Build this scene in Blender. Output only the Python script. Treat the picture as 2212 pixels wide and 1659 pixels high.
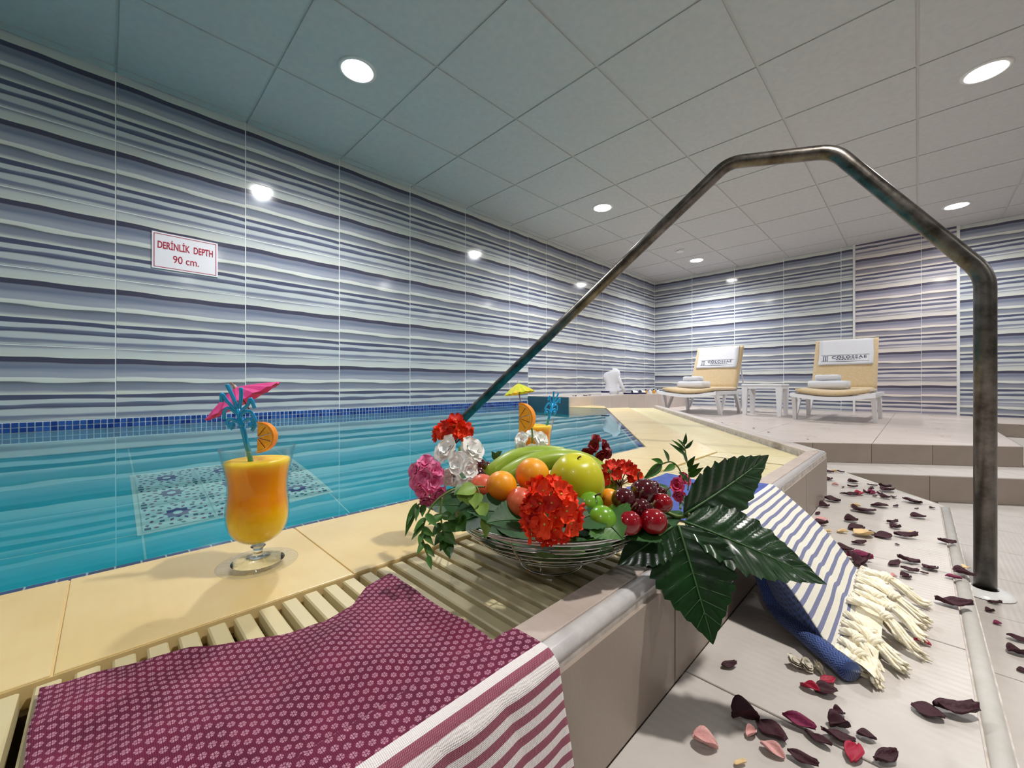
import bpy, math, random
from math import sin, cos, pi, sqrt, radians, atan2, hypot
from mathutils import Vector, Matrix, Euler, noise

# ------------------------------------------------------------------ scene, camera, world, exposure
S = bpy.context.scene
for o in list(bpy.data.objects): bpy.data.objects.remove(o)
COL = S.collection
EYE = 0.572                 # eye height above the lower floor; everything below is written relative to the eye
FPX = 876.0                 # focal length in pixels of a 2212 px wide frame
cam_d = bpy.data.cameras.new('camera'); cam = bpy.data.objects.new('camera', cam_d); COL.objects.link(cam)
cam_d.sensor_width = 36; cam_d.lens = FPX / 2212 * 36; cam_d.clip_start = 0.02
cam.location = (0, 0, 0); cam.rotation_euler = (pi/2, 0, radians(45))
S.camera = cam
w = bpy.data.worlds.new('world'); S.world = w; w.use_nodes = True
w.node_tree.nodes['Background'].inputs[0].default_value = (0.55, 0.62, 0.7, 1)
w.node_tree.nodes['Background'].inputs[1].default_value = 0.05
S.view_settings.view_transform = 'Standard'; S.view_settings.look = 'None'
S.view_settings.gamma = 1; S.view_settings.use_curve_mapping = False
S.view_settings.exposure = 0.32
LAMP = 60.0                 # radiance of the ceiling spot lenses
SPOT = 80.0                 # downward beam of each spotlight, W

# ------------------------------------------------------------------ helpers
s2 = sqrt(.5)
def px(u, v, d):
    t = (u-1106)/FPX
    return Vector((s2*d*(t-1), s2*d*(t+1), (830-v)/FPX*d))
def onz(u, v, h):
    return px(u, v, h*FPX/(830-v))
CAMF = Vector((-s2, s2, 0)); CAMR = Vector((s2, s2, 0)); UP = Vector((0, 0, 1))

class MB:
    def __init__(s): s.v = []; s.f = []; s.m = []; s.uv = None
    def add(s, vs, fs, mi=0):
        b = len(s.v); s.v += [tuple(p) for p in vs]
        s.f += [tuple(i+b for i in f) for f in fs]; s.m += [mi]*len(fs); return b
    def box(s, a, b, mi=0, M=None):
        (x0, y0, z0), (x1, y1, z1) = a, b
        vs = [Vector(p) for p in ((x0,y0,z0),(x1,y0,z0),(x1,y1,z0),(x0,y1,z0),(x0,y0,z1),(x1,y0,z1),(x1,y1,z1),(x0,y1,z1))]
        if M: vs = [M @ p for p in vs]
        s.add(vs, [(3,2,1,0),(4,5,6,7),(0,1,5,4),(1,2,6,5),(2,3,7,6),(3,0,4,7)], mi)
    def prism(s, poly, z0, z1, mi=0, bev=0.0):
        n = len(poly)
        A = sum(poly[i][0]*poly[(i+1)%n][1]-poly[(i+1)%n][0]*poly[i][1] for i in range(n))
        if A < 0: poly = poly[::-1]
        if bev:
            pin = inset(poly, bev)
            vs = [(x,y,z0) for x,y in poly]+[(x,y,z1-bev) for x,y in poly]+[(x,y,z1) for x,y in pin]
            fs = [tuple(range(n-1,-1,-1)), tuple(range(2*n,3*n))]
            for i in range(n):
                j = (i+1)%n; fs += [(i,j,n+j,n+i),(n+i,n+j,2*n+j,2*n+i)]
        else:
            vs = [(x,y,z0) for x,y in poly]+[(x,y,z1) for x,y in poly]
            fs = [tuple(range(n-1,-1,-1)), tuple(range(n,2*n))]+[(i,(i+1)%n,n+(i+1)%n,n+i) for i in range(n)]
        s.add(vs, fs, mi)
    def tube(s, pts, r, n=8, mi=0, caps=True, flat=1.0, up=None):
        pts = [Vector(p) for p in pts]; k = len(pts)
        rr = r if isinstance(r, (list, tuple)) else [r]*k
        rings = []; prev = None
        for i in range(k):
            t = (pts[min(i+1,k-1)]-pts[max(i-1,0)]).normalized()
            if prev is None:
                a = Vector(up) if up else (Vector((0,0,1)) if abs(t.z) < .9 else Vector((1,0,0)))
            else: a = prev
            a = (a - t*a.dot(t)).normalized(); prev = a; b = t.cross(a)
            rings.append([pts[i]+(a*cos(2*pi*j/n)*flat+b*sin(2*pi*j/n))*rr[i] for j in range(n)])
        vs = [p for q in rings for p in q]
        fs = [(i*n+j, i*n+(j+1)%n, (i+1)*n+(j+1)%n, (i+1)*n+j) for i in range(k-1) for j in range(n)]
        if caps: fs += [tuple(range(n-1,-1,-1)), tuple(range((k-1)*n, k*n))]
        s.add(vs, fs, mi)
    def lathe(s, prof, n=32, mi=0, M=None, c=(0,0,0), fn=None):
        k = len(prof); vs = []
        for i,(r,z) in enumerate(prof):
            for j in range(n):
                a = 2*pi*j/n; q = fn(r,z,a,i) if fn else (r,z)
                p = Vector((q[0]*cos(a), q[0]*sin(a), q[1]))
                vs.append((M @ p) if M else p+Vector(c))
        fs = [(i*n+j, i*n+(j+1)%n, (i+1)*n+(j+1)%n, (i+1)*n+j) for i in range(k-1) for j in range(n)]
        s.add(vs, fs, mi)
    def grid(s, P, mi=0, flip=False):
        a = len(P); b = len(P[0])
        vs = [p for row in P for p in row]
        fs = [(i*b+j, i*b+j+1, (i+1)*b+j+1, (i+1)*b+j) for i in range(a-1) for j in range(b-1)]
        if flip: fs = [f[::-1] for f in fs]
        s.add(vs, fs, mi)
    def mesh(s, name, mats, smooth=False, uvs=None):
        me = bpy.data.meshes.new(name); me.from_pydata(s.v, [], s.f); me.update()
        for m in (mats if isinstance(mats, (list, tuple)) else [mats]): me.materials.append(m)
        for p, mi in zip(me.polygons, s.m): p.material_index = mi; p.use_smooth = smooth
        if uvs:
            l = me.uv_layers.new(name='UVMap')
            for lp in me.loops: l.data[lp.index].uv = uvs[lp.vertex_index]
        return me
def inset(poly, d):
    n = len(poly); out = []
    for i in range(n):
        p0 = Vector(poly[i-1]); p1 = Vector(poly[i]); p2 = Vector(poly[(i+1)%n])
        e1 = (p1-p0).normalized(); e2 = (p2-p1).normalized()
        n1 = Vector((-e1.y, e1.x)); n2 = Vector((-e2.y, e2.x))
        b = n1+n2; L = b.length
        if L < 1e-6: out.append(tuple(p1+n1*d)); continue
        b /= L; out.append(tuple(p1+b*min(d/max(b.dot(n1), .3), 3*d)))
    return out
def clip(poly, cl):
    """convex clip, both CCW"""
    out = [tuple(p) for p in poly]; m = len(cl)
    for i in range(m):
        a = cl[i]; b = cl[(i+1)%m]; inp = out; out = []
        if not inp: return []
        f = lambda p: (b[0]-a[0])*(p[1]-a[1])-(b[1]-a[1])*(p[0]-a[0])
        for k in range(len(inp)):
            p = inp[k]; q = inp[(k+1)%len(inp)]; fp = f(p); fq = f(q)
            if fp >= 0: out.append(p)
            if fp*fq < 0:
                t = fp/(fp-fq); out.append((p[0]+t*(q[0]-p[0]), p[1]+t*(q[1]-p[1])))
    res = []
    for p in out:
        if not res or hypot(p[0]-res[-1][0], p[1]-res[-1][1]) > 1e-5: res.append(p)
    if len(res) > 2 and hypot(res[0][0]-res[-1][0], res[0][1]-res[-1][1]) < 1e-5: res.pop()
    return res if len(res) > 2 else []
def ccw(poly):
    n = len(poly); A = sum(poly[i][0]*poly[(i+1)%n][1]-poly[(i+1)%n][0]*poly[i][1] for i in range(n))
    return list(poly) if A > 0 else list(poly)[::-1]
def area(poly):
    n = len(poly); return abs(sum(poly[i][0]*poly[(i+1)%n][1]-poly[(i+1)%n][0]*poly[i][1] for i in range(n)))/2

def link(name, me, parent=None, loc=None, M=None):
    o = bpy.data.objects.new(name, me); COL.objects.link(o)
    if parent:
        o.parent = parent
        if loc is None and M is None:            # mesh given in scene coordinates
            o.matrix_parent_inverse = Matrix.Translation(-world_loc(parent))
    if M is not None: o.matrix_basis = M
    elif loc is not None: o.location = loc
    return o
def world_loc(o):
    v = Vector(o.location)
    while o.parent:
        v = v + o.matrix_parent_inverse.translation; o = o.parent; v = v + Vector(o.location)
    return v
def obj(name, mb, mat, parent=None, smooth=False, uvs=None, origin=None, **k):
    """one mesh object; vertices in scene coordinates; origin moved to `origin`"""
    if origin is not None:
        c = Vector(origin); mb.v = [tuple(Vector(p)-c) for p in mb.v]
    me = mb.mesh(name, mat, smooth, uvs)
    o = bpy.data.objects.new(name, me); COL.objects.link(o)
    if parent:
        o.parent = parent; o.matrix_parent_inverse = Matrix.Translation(-world_loc(parent))
    if origin is not None: o.location = origin
    return o
def tag(o, label=None, cat=None, group=None, kind=None):
    if label: o['label'] = label
    if cat: o['category'] = cat
    if group: o['group'] = group
    if kind: o['kind'] = kind
    return o
def thing(name, label, cat, loc, group=None):
    o = bpy.data.objects.new(name, None); COL.objects.link(o); o.location = loc; o.empty_display_size = .05
    return tag(o, label, cat, group)
def copy_tree(o, parent=None):
    c = o.copy(); COL.objects.link(c)
    if parent: c.parent = parent
    for ch in KIDS(o): copy_tree(ch, c)
    return c
def KIDS(o): return [x for x in bpy.data.objects if x.parent == o]

# ------------------------------------------------------------------ materials
def P(name, col, rough=.5, metal=0., spec=.5, trans=0., coat=0., sheen=0., ior=1.45, sss=0., croug=.1, emit=None, es=0):
    m = bpy.data.materials.new(name); m.use_nodes = True
    b = m.node_tree.nodes['Principled BSDF']
    b.inputs['Base Color'].default_value = (*col, 1); b.inputs['Roughness'].default_value = rough
    b.inputs['Metallic'].default_value = metal; b.inputs['Specular IOR Level'].default_value = spec
    b.inputs['Transmission Weight'].default_value = trans; b.inputs['IOR'].default_value = ior
    b.inputs['Coat Weight'].default_value = coat; b.inputs['Coat Roughness'].default_value = croug
    b.inputs['Sheen Weight'].default_value = sheen
    if sss:
        b.inputs['Subsurface Weight'].default_value = sss; b.inputs['Subsurface Radius'].default_value = (.01,.006,.004)
        b.inputs['Subsurface Scale'].default_value = .6
    if emit: b.inputs['Emission Color'].default_value = (*emit, 1); b.inputs['Emission Strength'].default_value = es
    return m
class X:
    """small node-expression wrapper"""
    def __init__(s, nt, sock): s.nt = nt; s.k = sock
    def _m(s, op, *a):
        n = s.nt.nodes.new('ShaderNodeMath'); n.operation = op
        for i, x in enumerate((s,)+a):
            if isinstance(x, X): s.nt.links.new(x.k, n.inputs[i])
            else: n.inputs[i].default_value = x
        return X(s.nt, n.outputs[0])
    def __add__(s, o): return s._m('ADD', o)
    def __sub__(s, o): return s._m('SUBTRACT', o)
    def __mul__(s, o): return s._m('MULTIPLY', o)
    def __truediv__(s, o): return s._m('DIVIDE', o)
    def fract(s): return s._m('FRACT')
    def floor(s): return s._m('FLOOR')
    def sin(s): return s._m('SINE')
    def abs(s): return s._m('ABSOLUTE')
    def lt(s, o): return s._m('LESS_THAN', o)
    def gt(s, o): return s._m('GREATER_THAN', o)
    def mod(s, o): return s._m('MODULO', o)
    def pow(s, o): return s._m('POWER', o)
def nodes(m):
    nt = m.node_tree; return nt, nt.nodes['Principled BSDF']
def coord(nt, kind='Object'):
    n = nt.nodes.new('ShaderNodeTexCoord'); sx = nt.nodes.new('ShaderNodeSeparateXYZ')
    nt.links.new(n.outputs[kind], sx.inputs[0]); return [X(nt, sx.outputs[i]) for i in range(3)], n.outputs[kind]
def vec(nt, a, b, c=0.):
    n = nt.nodes.new('ShaderNodeCombineXYZ')
    for i, x in enumerate((a, b, c)):
        if isinstance(x, X): nt.links.new(x.k, n.inputs[i])
        else: n.inputs[i].default_value = x
    return n.outputs[0]
def nz(nt, v, scale=5, detail=2, rough=.5, kind='Fac'):
    n = nt.nodes.new('ShaderNodeTexNoise'); n.inputs['Scale'].default_value = scale
    n.inputs['Detail'].default_value = detail; n.inputs['Roughness'].default_value = rough
    if v is not None: nt.links.new(v, n.inputs['Vector'])
    return X(nt, n.outputs[0])
def ramp(nt, x, stops, interp='LINEAR'):
    n = nt.nodes.new('ShaderNodeValToRGB'); nt.links.new(x.k, n.inputs[0]); r = n.color_ramp; r.interpolation = interp
    while len(r.elements) < len(stops): r.elements.new(.5)
    for e, (p, c) in zip(r.elements, stops): e.position = p; e.color = (*c, 1)
    return n.outputs[0]
def mix(nt, f, a, b):
    n = nt.nodes.new('ShaderNodeMix'); n.data_type = 'RGBA'
    if isinstance(f, X): nt.links.new(f.k, n.inputs[0])
    else: n.inputs[0].default_value = f
    for i, c in ((6, a), (7, b)):
        if isinstance(c, tuple): n.inputs[i].default_value = (*c, 1)
        else: nt.links.new(c, n.inputs[i])
    return n.outputs[2]
def setc(m, out): nt, b = nodes(m); nt.links.new(out, b.inputs['Base Color'])
def bump(m, h, dist=.001, strength=1.0):
    nt, b = nodes(m); n = nt.nodes.new('ShaderNodeBump'); n.inputs['Distance'].default_value = dist
    n.inputs['Strength'].default_value = strength; nt.links.new(h.k, n.inputs['Height']); nt.links.new(n.outputs[0], b.inputs['Normal'])
def srgb(r, g, b):
    f = lambda c: ((c/255+.055)/1.055)**2.4 if c > 10 else c/3294
    return (f(r), f(g), f(b))
def mottled(name, c1, c2, scale=20, rough=.5, bumpd=0, **k):
    m = P(name, c1, rough, **k); nt, b = nodes(m); (_, v) = coord(nt)
    n = nz(nt, v, scale, 3); setc(m, ramp(nt, n, [(.35, c1), (.65, c2)]))
    if bumpd: bump(m, nz(nt, v, scale*4, 2), bumpd)
    return m

M = {}
def stripe_mat(name, tint=(1,1,1)):
    """glazed wall tile: brushed horizontal bands, dark slate, blue grey and cream, the same print on every tile"""
    m = P(name, (.5,.5,.5), .12, spec=.5); nt, b = nodes(m); (x, y, z), v = coord(nt)
    wob = nz(nt, vec(nt, x*3.4, z*34.0), 1.0, 1) - .5
    zz = X(nt, z.k)/.375
    wv = (x*3.0 + zz*5.0).sin()*.008
    q = (X(nt, zz.k)*-1.0 + 1.0) + wob*.075 + wv
    L = srgb(204,209,208); C = srgb(222,224,212); D = srgb(66,64,84); B = srgb(76,80,106); G = srgb(134,138,152); G2 = srgb(170,173,184); W = srgb(232,234,226)
    T = lambda c: tuple(a*t for a, t in zip(c, tint))
    st = [(0,G),(.05,L),(.145,C),(.150,D),(.216,D),(.228,G),(.29,srgb(118,128,150)),(.36,G2),(.415,G2),(.425,W),(.475,C),(.485,srgb(98,102,108)),
          (.53,srgb(128,136,150)),(.60,srgb(146,148,162)),(.638,C),(.660,C),(.668,B),(.718,B),(.727,L),(.78,L),(.79,srgb(104,112,136)),(.842,B),(.852,L),(.915,L),(.94,srgb(118,126,152)),(.965,G),(1,L)]
    c = ramp(nt, q, [(p, T(k)) for p, k in st])
    fine = nz(nt, vec(nt, x*2, z*160), 1.0, 2)
    c2 = mix(nt, fine*.18, c, T(srgb(150,154,170)))
    setc(m, c2)
    nt.links.new((nz(nt, v, 9, 1)*.06+.08).k, b.inputs['Roughness'])
    return m
M['wall'] = stripe_mat('striped_glaze')
M['wallw'] = stripe_mat('striped_glaze_warm', (1.12, 1.0, .98))
M['grout'] = P('white_grout', srgb(240,242,240), .6)
M['ceil'] = mottled('ceiling_board', srgb(200,200,200), srgb(194,195,196), 30, .85)
M['tbar'] = P('ceiling_bar', srgb(194,194,193), .8)
M['trim'] = P('white_trim', srgb(226,226,224), .3)
M['plaster'] = P('plaster', srgb(150,148,146), .8)
def tile_mat(name, c1, c2, rough, ribs=0., scale=14, coat=0., bs=.5):
    m = P(name, c1, rough, coat=coat, croug=.08); nt, b = nodes(m); (x, y, z), v = coord(nt)
    n = nz(nt, v, scale, 4, .6); setc(m, ramp(nt, n, [(.3, c1), (.7, c2)]))
    h = nz(nt, v, 260, 2)*.5
    if ribs: h = h + (x*(2*pi/ribs)).sin()*.5
    bump(m, h, .0006, bs)
    nt.links.new((n*.2+(rough-.1)).k, b.inputs['Roughness'])
    return m
M['coping'] = tile_mat('cream_wet_tile', srgb(220,192,130), srgb(230,208,154), .30, .012, 6, .35, bs=.18)
M['curb'] = tile_mat('beige_tile', srgb(178,162,152), srgb(190,176,166), .35, .010, 12)
M['step'] = tile_mat('pale_step_tile', srgb(194,187,180), srgb(182,174,167), .42, .012, 10)
M['plat'] = tile_mat('platform_tile', srgb(192,178,168), srgb(200,188,180), .30, 0, 4)
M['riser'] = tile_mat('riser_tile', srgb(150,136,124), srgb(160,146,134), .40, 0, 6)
M['bull'] = tile_mat('bullnose_tile', srgb(206,202,200), srgb(184,180,180), .22, 0, 40)
M['nose'] = tile_mat('step_nosing', srgb(198,194,188), srgb(184,180,172), .35, 0, 30)
M['cgrout'] = P('cream_grout', srgb(216,190,134), .6)
M['fgrout'] = mottled('floor_grout', srgb(208,200,192), srgb(176,168,160), 60, .8)
M['teal'] = tile_mat('teal_pool_tile', srgb(20,190,208), srgb(36,200,216), .4, 0, 5)
M['tealg'] = P('teal_grout', srgb(150,225,225), .7)
M['channel'] = P('channel_lining', srgb(84,70,44), .5)
def mosaic_mat(name, a, b_):
    m = P(name, a, .12, spec=.6); nt, b = nodes(m)
    g = nt.nodes.new('ShaderNodeNewGeometry'); r = X(nt, g.outputs['Random Per Island']); oi = nt.nodes.new('ShaderNodeObjectInfo')
    q = (r + X(nt, oi.outputs['Random'])).fract(); setc(m, mix(nt, q, a, b_)); return m
M['mosaic'] = mosaic_mat('blue_mosaic', srgb(18,48,120), srgb(50,92,165))
M['mosaic2'] = mosaic_mat('edge_mosaic', srgb(30,40,110), srgb(44,62,135))
M['slat'] = mottled('ivory_slat', srgb(216,204,164), srgb(204,190,146), 8, .35)
M['steel'] = P('dull_steel', (.42,.40,.37), .28, metal=1)
nt, b = nodes(M['steel']); (_, v) = coord(nt); n = nz(nt, v, 14, 5, .7)
setc(M['steel'], ramp(nt, n, [(.35, (.075,.065,.055)), (.62, (.19,.175,.158))])); nt.links.new((n*.25+.20).k, b.inputs['Roughness'])
M['chrome'] = P('chrome_wire', (.75,.74,.72), .12, metal=1)
M['lens'] = P('lamp_lens', (1,1,1), .4, emit=(1,.975,.94), es=LAMP)
M['white'] = P('white_plastic', srgb(228,228,230), .35)
M['cushion'] = mottled('tan_cushion', srgb(198,172,130), srgb(206,182,142), 60, .8, .0004, sheen=.3)
M['towel'] = mottled('white_terry', srgb(238,238,242), srgb(228,228,234), 300, .95, .002, sheen=.5)
M['ink'] = P('blue_ink', srgb(40,48,84), .8)
M['red_ink'] = P('red_ink', srgb(176,26,58), .5)
M['signw'] = P('sign_board', srgb(244,240,244), .5)
# water: real refraction and mirror reflection
m = M['water'] = bpy.data.materials.new('pool_water'); m.use_nodes = True; nt = m.node_tree; nt.nodes.remove(nt.nodes['Principled BSDF'])
g = nt.nodes.new('ShaderNodeBsdfGlass'); g.inputs['IOR'].default_value = 1.33; g.inputs['Roughness'].default_value = 0; g.inputs['Color'].default_value = (.86,.98,1,1)
nt.links.new(g.outputs[0], nt.nodes['Material Output'].inputs[0])
(x, y, z), v = coord(nt); bn = nt.nodes.new('ShaderNodeBump'); bn.inputs['Distance'].default_value = .0022; bn.inputs['Strength'].default_value = .35
nt.links.new((nz(nt, vec(nt, x*.7, y*1.8), 1.2, 1)).k, bn.inputs['Height']); nt.links.new(bn.outputs[0], g.inputs['Normal'])
# drinking glass: clear, thin
m = M['glass'] = bpy.data.materials.new('clear_glass'); m.use_nodes = True; nt = m.node_tree; nt.nodes.remove(nt.nodes['Principled BSDF'])
tr = nt.nodes.new('ShaderNodeBsdfTransparent'); tr.inputs[0].default_value = (.992,.995,.992,1)
gl = nt.nodes.new('ShaderNodeBsdfGlossy'); gl.inputs['Roughness'].default_value = .03
lw = nt.nodes.new('ShaderNodeLayerWeight'); lw.inputs[0].default_value = .5; mx = nt.nodes.new('ShaderNodeMixShader')
fr = X(nt, lw.outputs['Facing']).pow(4.5)*.8+.03
nt.links.new(fr.k, mx.inputs[0]); nt.links.new(tr.outputs[0], mx.inputs[1]); nt.links.new(gl.outputs[0], mx.inputs[2])
nt.links.new(mx.outputs[0], nt.nodes['Material Output'].inputs[0])
m = M['juice'] = P('orange_juice', (.9,.4,.01), .4, spec=.2, sss=.8); nt, b = nodes(m); (x, y, z), v = coord(nt)
b.inputs['Subsurface Radius'].default_value = (1.,.6,.08); b.inputs['Subsurface Scale'].default_value = .02
setc(m, ramp(nt, z/.14 + (nz(nt, v, 30, 2)-.5)*.1, [(.20, srgb(250,216,0)), (.42, srgb(250,206,0)), (.62, srgb(246,160,0)), (.86, srgb(250,166,0)), (.94, srgb(255,206,50))]))

# ------------------------------------------------------------------ geometry of the place (relative to the eye)
XW, YB, ZC = -3.066, 6.40, 1.685            # left wall, back wall, ceiling
XR, YF = 2.75, -1.9                         # right wall, wall behind
ZW, ZCOP, ZCURB, ZSTEP, ZPLAT, ZS1, ZFL = -.237, -.233, -.213, -.355, -.335, -.446, -.572
dd = Vector((-.577, .816)); nn = Vector((.816, .577))      # run of the slanted pool side, its outward normal
def corner(xl, off):                        # where a line X = xl meets the slanted line at offset `off`
    return (xl, (off - xl*nn.x)/nn.y)
def far(off, t):                            # point on slanted line at distance t along it from the corner line
    p = nn*off; return p
OFF = {'pool': .236, 'cop': .461, 'grate': .701, 'curb': .765, 'step': 1.052}
XL = {'pool': -.715, 'cop': -.49, 'grate': -.25, 'curb': -.205, 'step': .068}
def K(k): return corner(XL[k], OFF[k])
def slant(k, y):                            # point on slanted line k at given Y
    o = OFF[k]; return ((o - y*nn.y)/nn.x, y)
YEND = 3.42

def tiles(parent, name, mat, region, size, origin=(0,0), ang=0., z=0., th=.006, gap=.003, bev=.0008, maxn=400, minarea=2e-4, stuff=False):
    region = ccw(region); ca, sa = cos(ang), sin(ang); ox, oy = origin
    loc = [((x-ox)*ca+(y-oy)*sa, -(x-ox)*sa+(y-oy)*ca) for x, y in region]
    i0 = math.floor(min(p[0] for p in loc)/size[0]); i1 = math.ceil(max(p[0] for p in loc)/size[0])
    j0 = math.floor(min(p[1] for p in loc)/size[1]); j1 = math.ceil(max(p[1] for p in loc)/size[1])
    cache = {}; n = 0; res = []
    for i in range(i0, i1):
        for j in range(j0, j1):
            x0, y0, x1, y1 = i*size[0]+gap/2, j*size[1]+gap/2, (i+1)*size[0]-gap/2, (j+1)*size[1]-gap/2
            full = [(x0,y0),(x1,y0),(x1,y1),(x0,y1)]
            pl = clip(full, loc)
            if not pl or area(pl) < minarea: continue
            L = [(p[0]-x0, p[1]-y0) for p in pl]
            isfull = abs(area(pl)-area(full)) < 1e-8
            if isfull and 'f' in cache: me = cache['f']
            else:
                mb = MB(); mb.prism(ccw(L), -th, 0, bev=bev); me = mb.mesh(name, mat)
                if isfull: cache['f'] = me
            Mx = Matrix.Translation((ox+x0*ca-y0*sa, oy+x0*sa+y0*ca, z)) @ Matrix.Rotation(ang, 4, 'Z')
            o = bpy.data.objects.new(name, me); COL.objects.link(o)
            o.parent = parent; o.matrix_parent_inverse = Matrix.Translation(-world_loc(parent)); o.matrix_basis = Mx
            res.append(o); n += 1
    return res
def face_tiles(parent, name, mat, A, B, z0, z1, xs, zs, th=.006, gap=.003):
    """upright tiles on the face running from A to B (2-D), front to the right of A->B; xs, zs: joint positions"""
    d = Vector((B[0]-A[0], B[1]-A[1])); Ln = d.length; d /= Ln; ang = atan2(d.y, d.x); cache = {}
    xs = [0]+sorted(x for x in xs if .01 < x < Ln-.01)+[Ln]; zs = [z0]+sorted(q for q in zs if z0+.01 < q < z1-.01)+[z1]
    out = []
    for a, b_ in zip(xs[:-1], xs[1:]):
        for c, e in zip(zs[:-1], zs[1:]):
            key = (round(b_-a, 4), round(e-c, 4))
            if key not in cache:
                mb = MB(); W_, H_ = b_-a-gap, e-c-gap
                mb.add([(0,-th,0),(W_,-th,0),(W_,-th,H_),(0,-th,H_),(-.0006,0,-.0006),(W_+.0006,0,-.0006),(W_+.0006,0,H_+.0006),(-.0006,0,H_+.0006)],
                       [(0,1,2,3),(5,4,7,6),(4,5,1,0),(5,6,2,1),(6,7,3,2),(7,4,0,3)])
                cache[key] = mb.mesh(name, mat)
            o = bpy.data.objects.new(name, cache[key]); COL.objects.link(o); o.parent = parent
            o.matrix_parent_inverse = Matrix.Translation(-world_loc(parent))
            o.matrix_basis = Matrix.Translation((A[0]+d.x*(a+gap/2), A[1]+d.y*(a+gap/2), c+gap/2)) @ Matrix.Rotation(ang, 4, 'Z')
            out.append(o)
    return out
def solid(name, poly, z0, z1, mat, kind='structure', label=None, cat=None):
    mb = MB(); mb.prism(ccw(poly), z0, z1); o = obj(name, mb, mat)
    return tag(o, label, cat, kind=kind)

# ---- walls
def slab(name, a, b_, mat, label):
    mb = MB(); mb.box(a, b_); o = obj(name, mb, mat); return tag(o, label, 'wall' if 'wall' in name else name.split('_')[0], kind='structure')
ZLOW = -1.2
wl = slab('wall_left', (XW-.2, YF-.2, ZLOW), (XW-.0015, YB+.2, ZC+.1), M['grout'], 'long left wall of grey striped glazed tiles above the pool')
wb = slab('wall_back', (XW-.0015, YB+.0015, ZLOW), (XR+.2, YB+.2, ZC+.1), M['grout'], 'far wall of striped tiles behind the loungers')
wr = slab('wall_right', (XR, YF-.2, ZLOW), (XR+.2, YB+.0015, ZC+.1), M['plaster'], 'plain right wall out of the frame')
wf = slab('wall_front', (XW-.006, YF-.2, ZLOW), (XR, YF, ZC+.1), M['plaster'], 'plain wall behind the camera')
zj = [-.185+.375*k for k in range(-1, 6)]
ZM = -.185                                   # top of the mosaic line
# left wall runs (facing +X): A->B must have front on the right: go from +Y to -Y?  right of direction (0,-1) is -X; so go (0,1): right is +X
face_tiles(wl, 'wall_tile', M['wall'], (XW-.0015, YF), (XW-.0015, 3.32), ZM, ZC, [.035+.6*k-YF for k in range(-4, 12)], zj, gap=.006, th=.0015)
face_tiles(wl, 'wall_tile', M['wall'], (XW-.0015, 3.32), (XW-.0015, YB), -.125, ZC, [.035+.6*k-3.32 for k in range(0, 12)], zj, gap=.006, th=.0015)
# back wall faces -Y: direction (1,0) has -Y on its right
face_tiles(wb, 'wall_tile', M['wall'], (XW, YB+.0015), (-.553, YB+.0015), ZPLAT, ZC, [.6*k for k in range(1, 5)], zj, gap=.006, th=.0015)
face_tiles(wb, 'wall_tile', M['wallw'], (-.533, YB+.0015), (.296, YB+.0015), ZPLAT, ZC, [.563], [q-.14 for q in zj]+[1.55], gap=.004, th=.0015)
face_tiles(wb, 'wall_tile', M['wall'], (.316, YB+.0015), (XR, YB+.0015), ZS1, ZC, [.6*k for k in range(1, 5)], zj, gap=.006, th=.0015)
for i, xx in enumerate((-.543, .306)):
    mb = MB(); mb.box((xx-.011, YB-.008, ZPLAT), (xx+.011, YB+.005, ZC)); tag(obj('trim_%d' % (i+1), mb, M['trim']), 'white upright tile edging strip on the far wall, %s' % ('behind the right lounger' if i == 0 else 'beside the handrail post'), 'trim', kind='structure')

# ---- mosaic line at the water's edge (two rows show above the water)
def mosaic_tile():
    mb = MB(); h = .0107; mb.add([(-h,-.0025,-h),(h,-.0025,-h),(h,-.0025,h),(-h,-.0025,h),(-h-.0003,0,-h-.0003),(h+.0003,0,-h-.0003),(h+.0003,0,h+.0003),(-h-.0003,0,h+.0003)],
                       [(0,1,2,3),(5,4,7,6),(4,5,1,0),(5,6,2,1),(6,7,3,2),(7,4,0,3)]); return mb
me = mosaic_tile().mesh('mosaic_tile', M['mosaic']); rowsM = MB()
ny = int((3.32-(-.45))/.0252)
for r in range(3):
    for k in range(-58, ny):
        y = -.45+.0252*(k+.5)
        if r < 2 and 0 <= k < 148:
            o = bpy.data.objects.new('mosaic_tile', me); COL.objects.link(o); o.parent = wl; o.matrix_parent_inverse = Matrix.Translation(-world_loc(wl))
            o.matrix_basis = Matrix.Translation((XW-.0015, y, ZM-.0135-.0252*r)) @ Matrix.Rotation(pi/2, 4, 'Z')
        else:
            c = Vector((XW-.0015, y, ZM-.0135-.0252*r)); h = .0112
            rowsM.box((c.x, c.y-h, c.z-h), (c.x+.0025, c.y+h, c.z+h))
tag(obj('mosaic_row', rowsM, M['mosaic'], wl), kind='stuff')

# ---- ceiling
ce = MB(); ce.box((XW-.2, YF-.2, ZC+.012), (XR+.2, YB+.2, ZC+.1))
ce = tag(obj('ceiling', ce, M['plaster']), 'suspended ceiling of pale square boards', 'ceiling', kind='structure')
tiles(ce, 'ceiling_panel', M['ceil'], [(XW, YF), (XR, YF), (XR, YB), (XW, YB)], (.6, .6), (0, .035), 0, ZC+.004, .008, .014, 0, minarea=1e-3)
gb = MB()
for k in range(-6, 6):
    xx = .6*k
    if XW < xx < XR: gb.box((xx-.009, YF, ZC+.001), (xx+.009, YB, ZC+.006))
for k in range(-4, 12):
    yy = .035+.6*k
    if YF < yy < YB: gb.box((XW, yy-.009, ZC+.0012), (XR, yy+.009, ZC+.006))
tag(obj('ceiling_grid', gb, M['tbar'], ce), kind='stuff')

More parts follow.
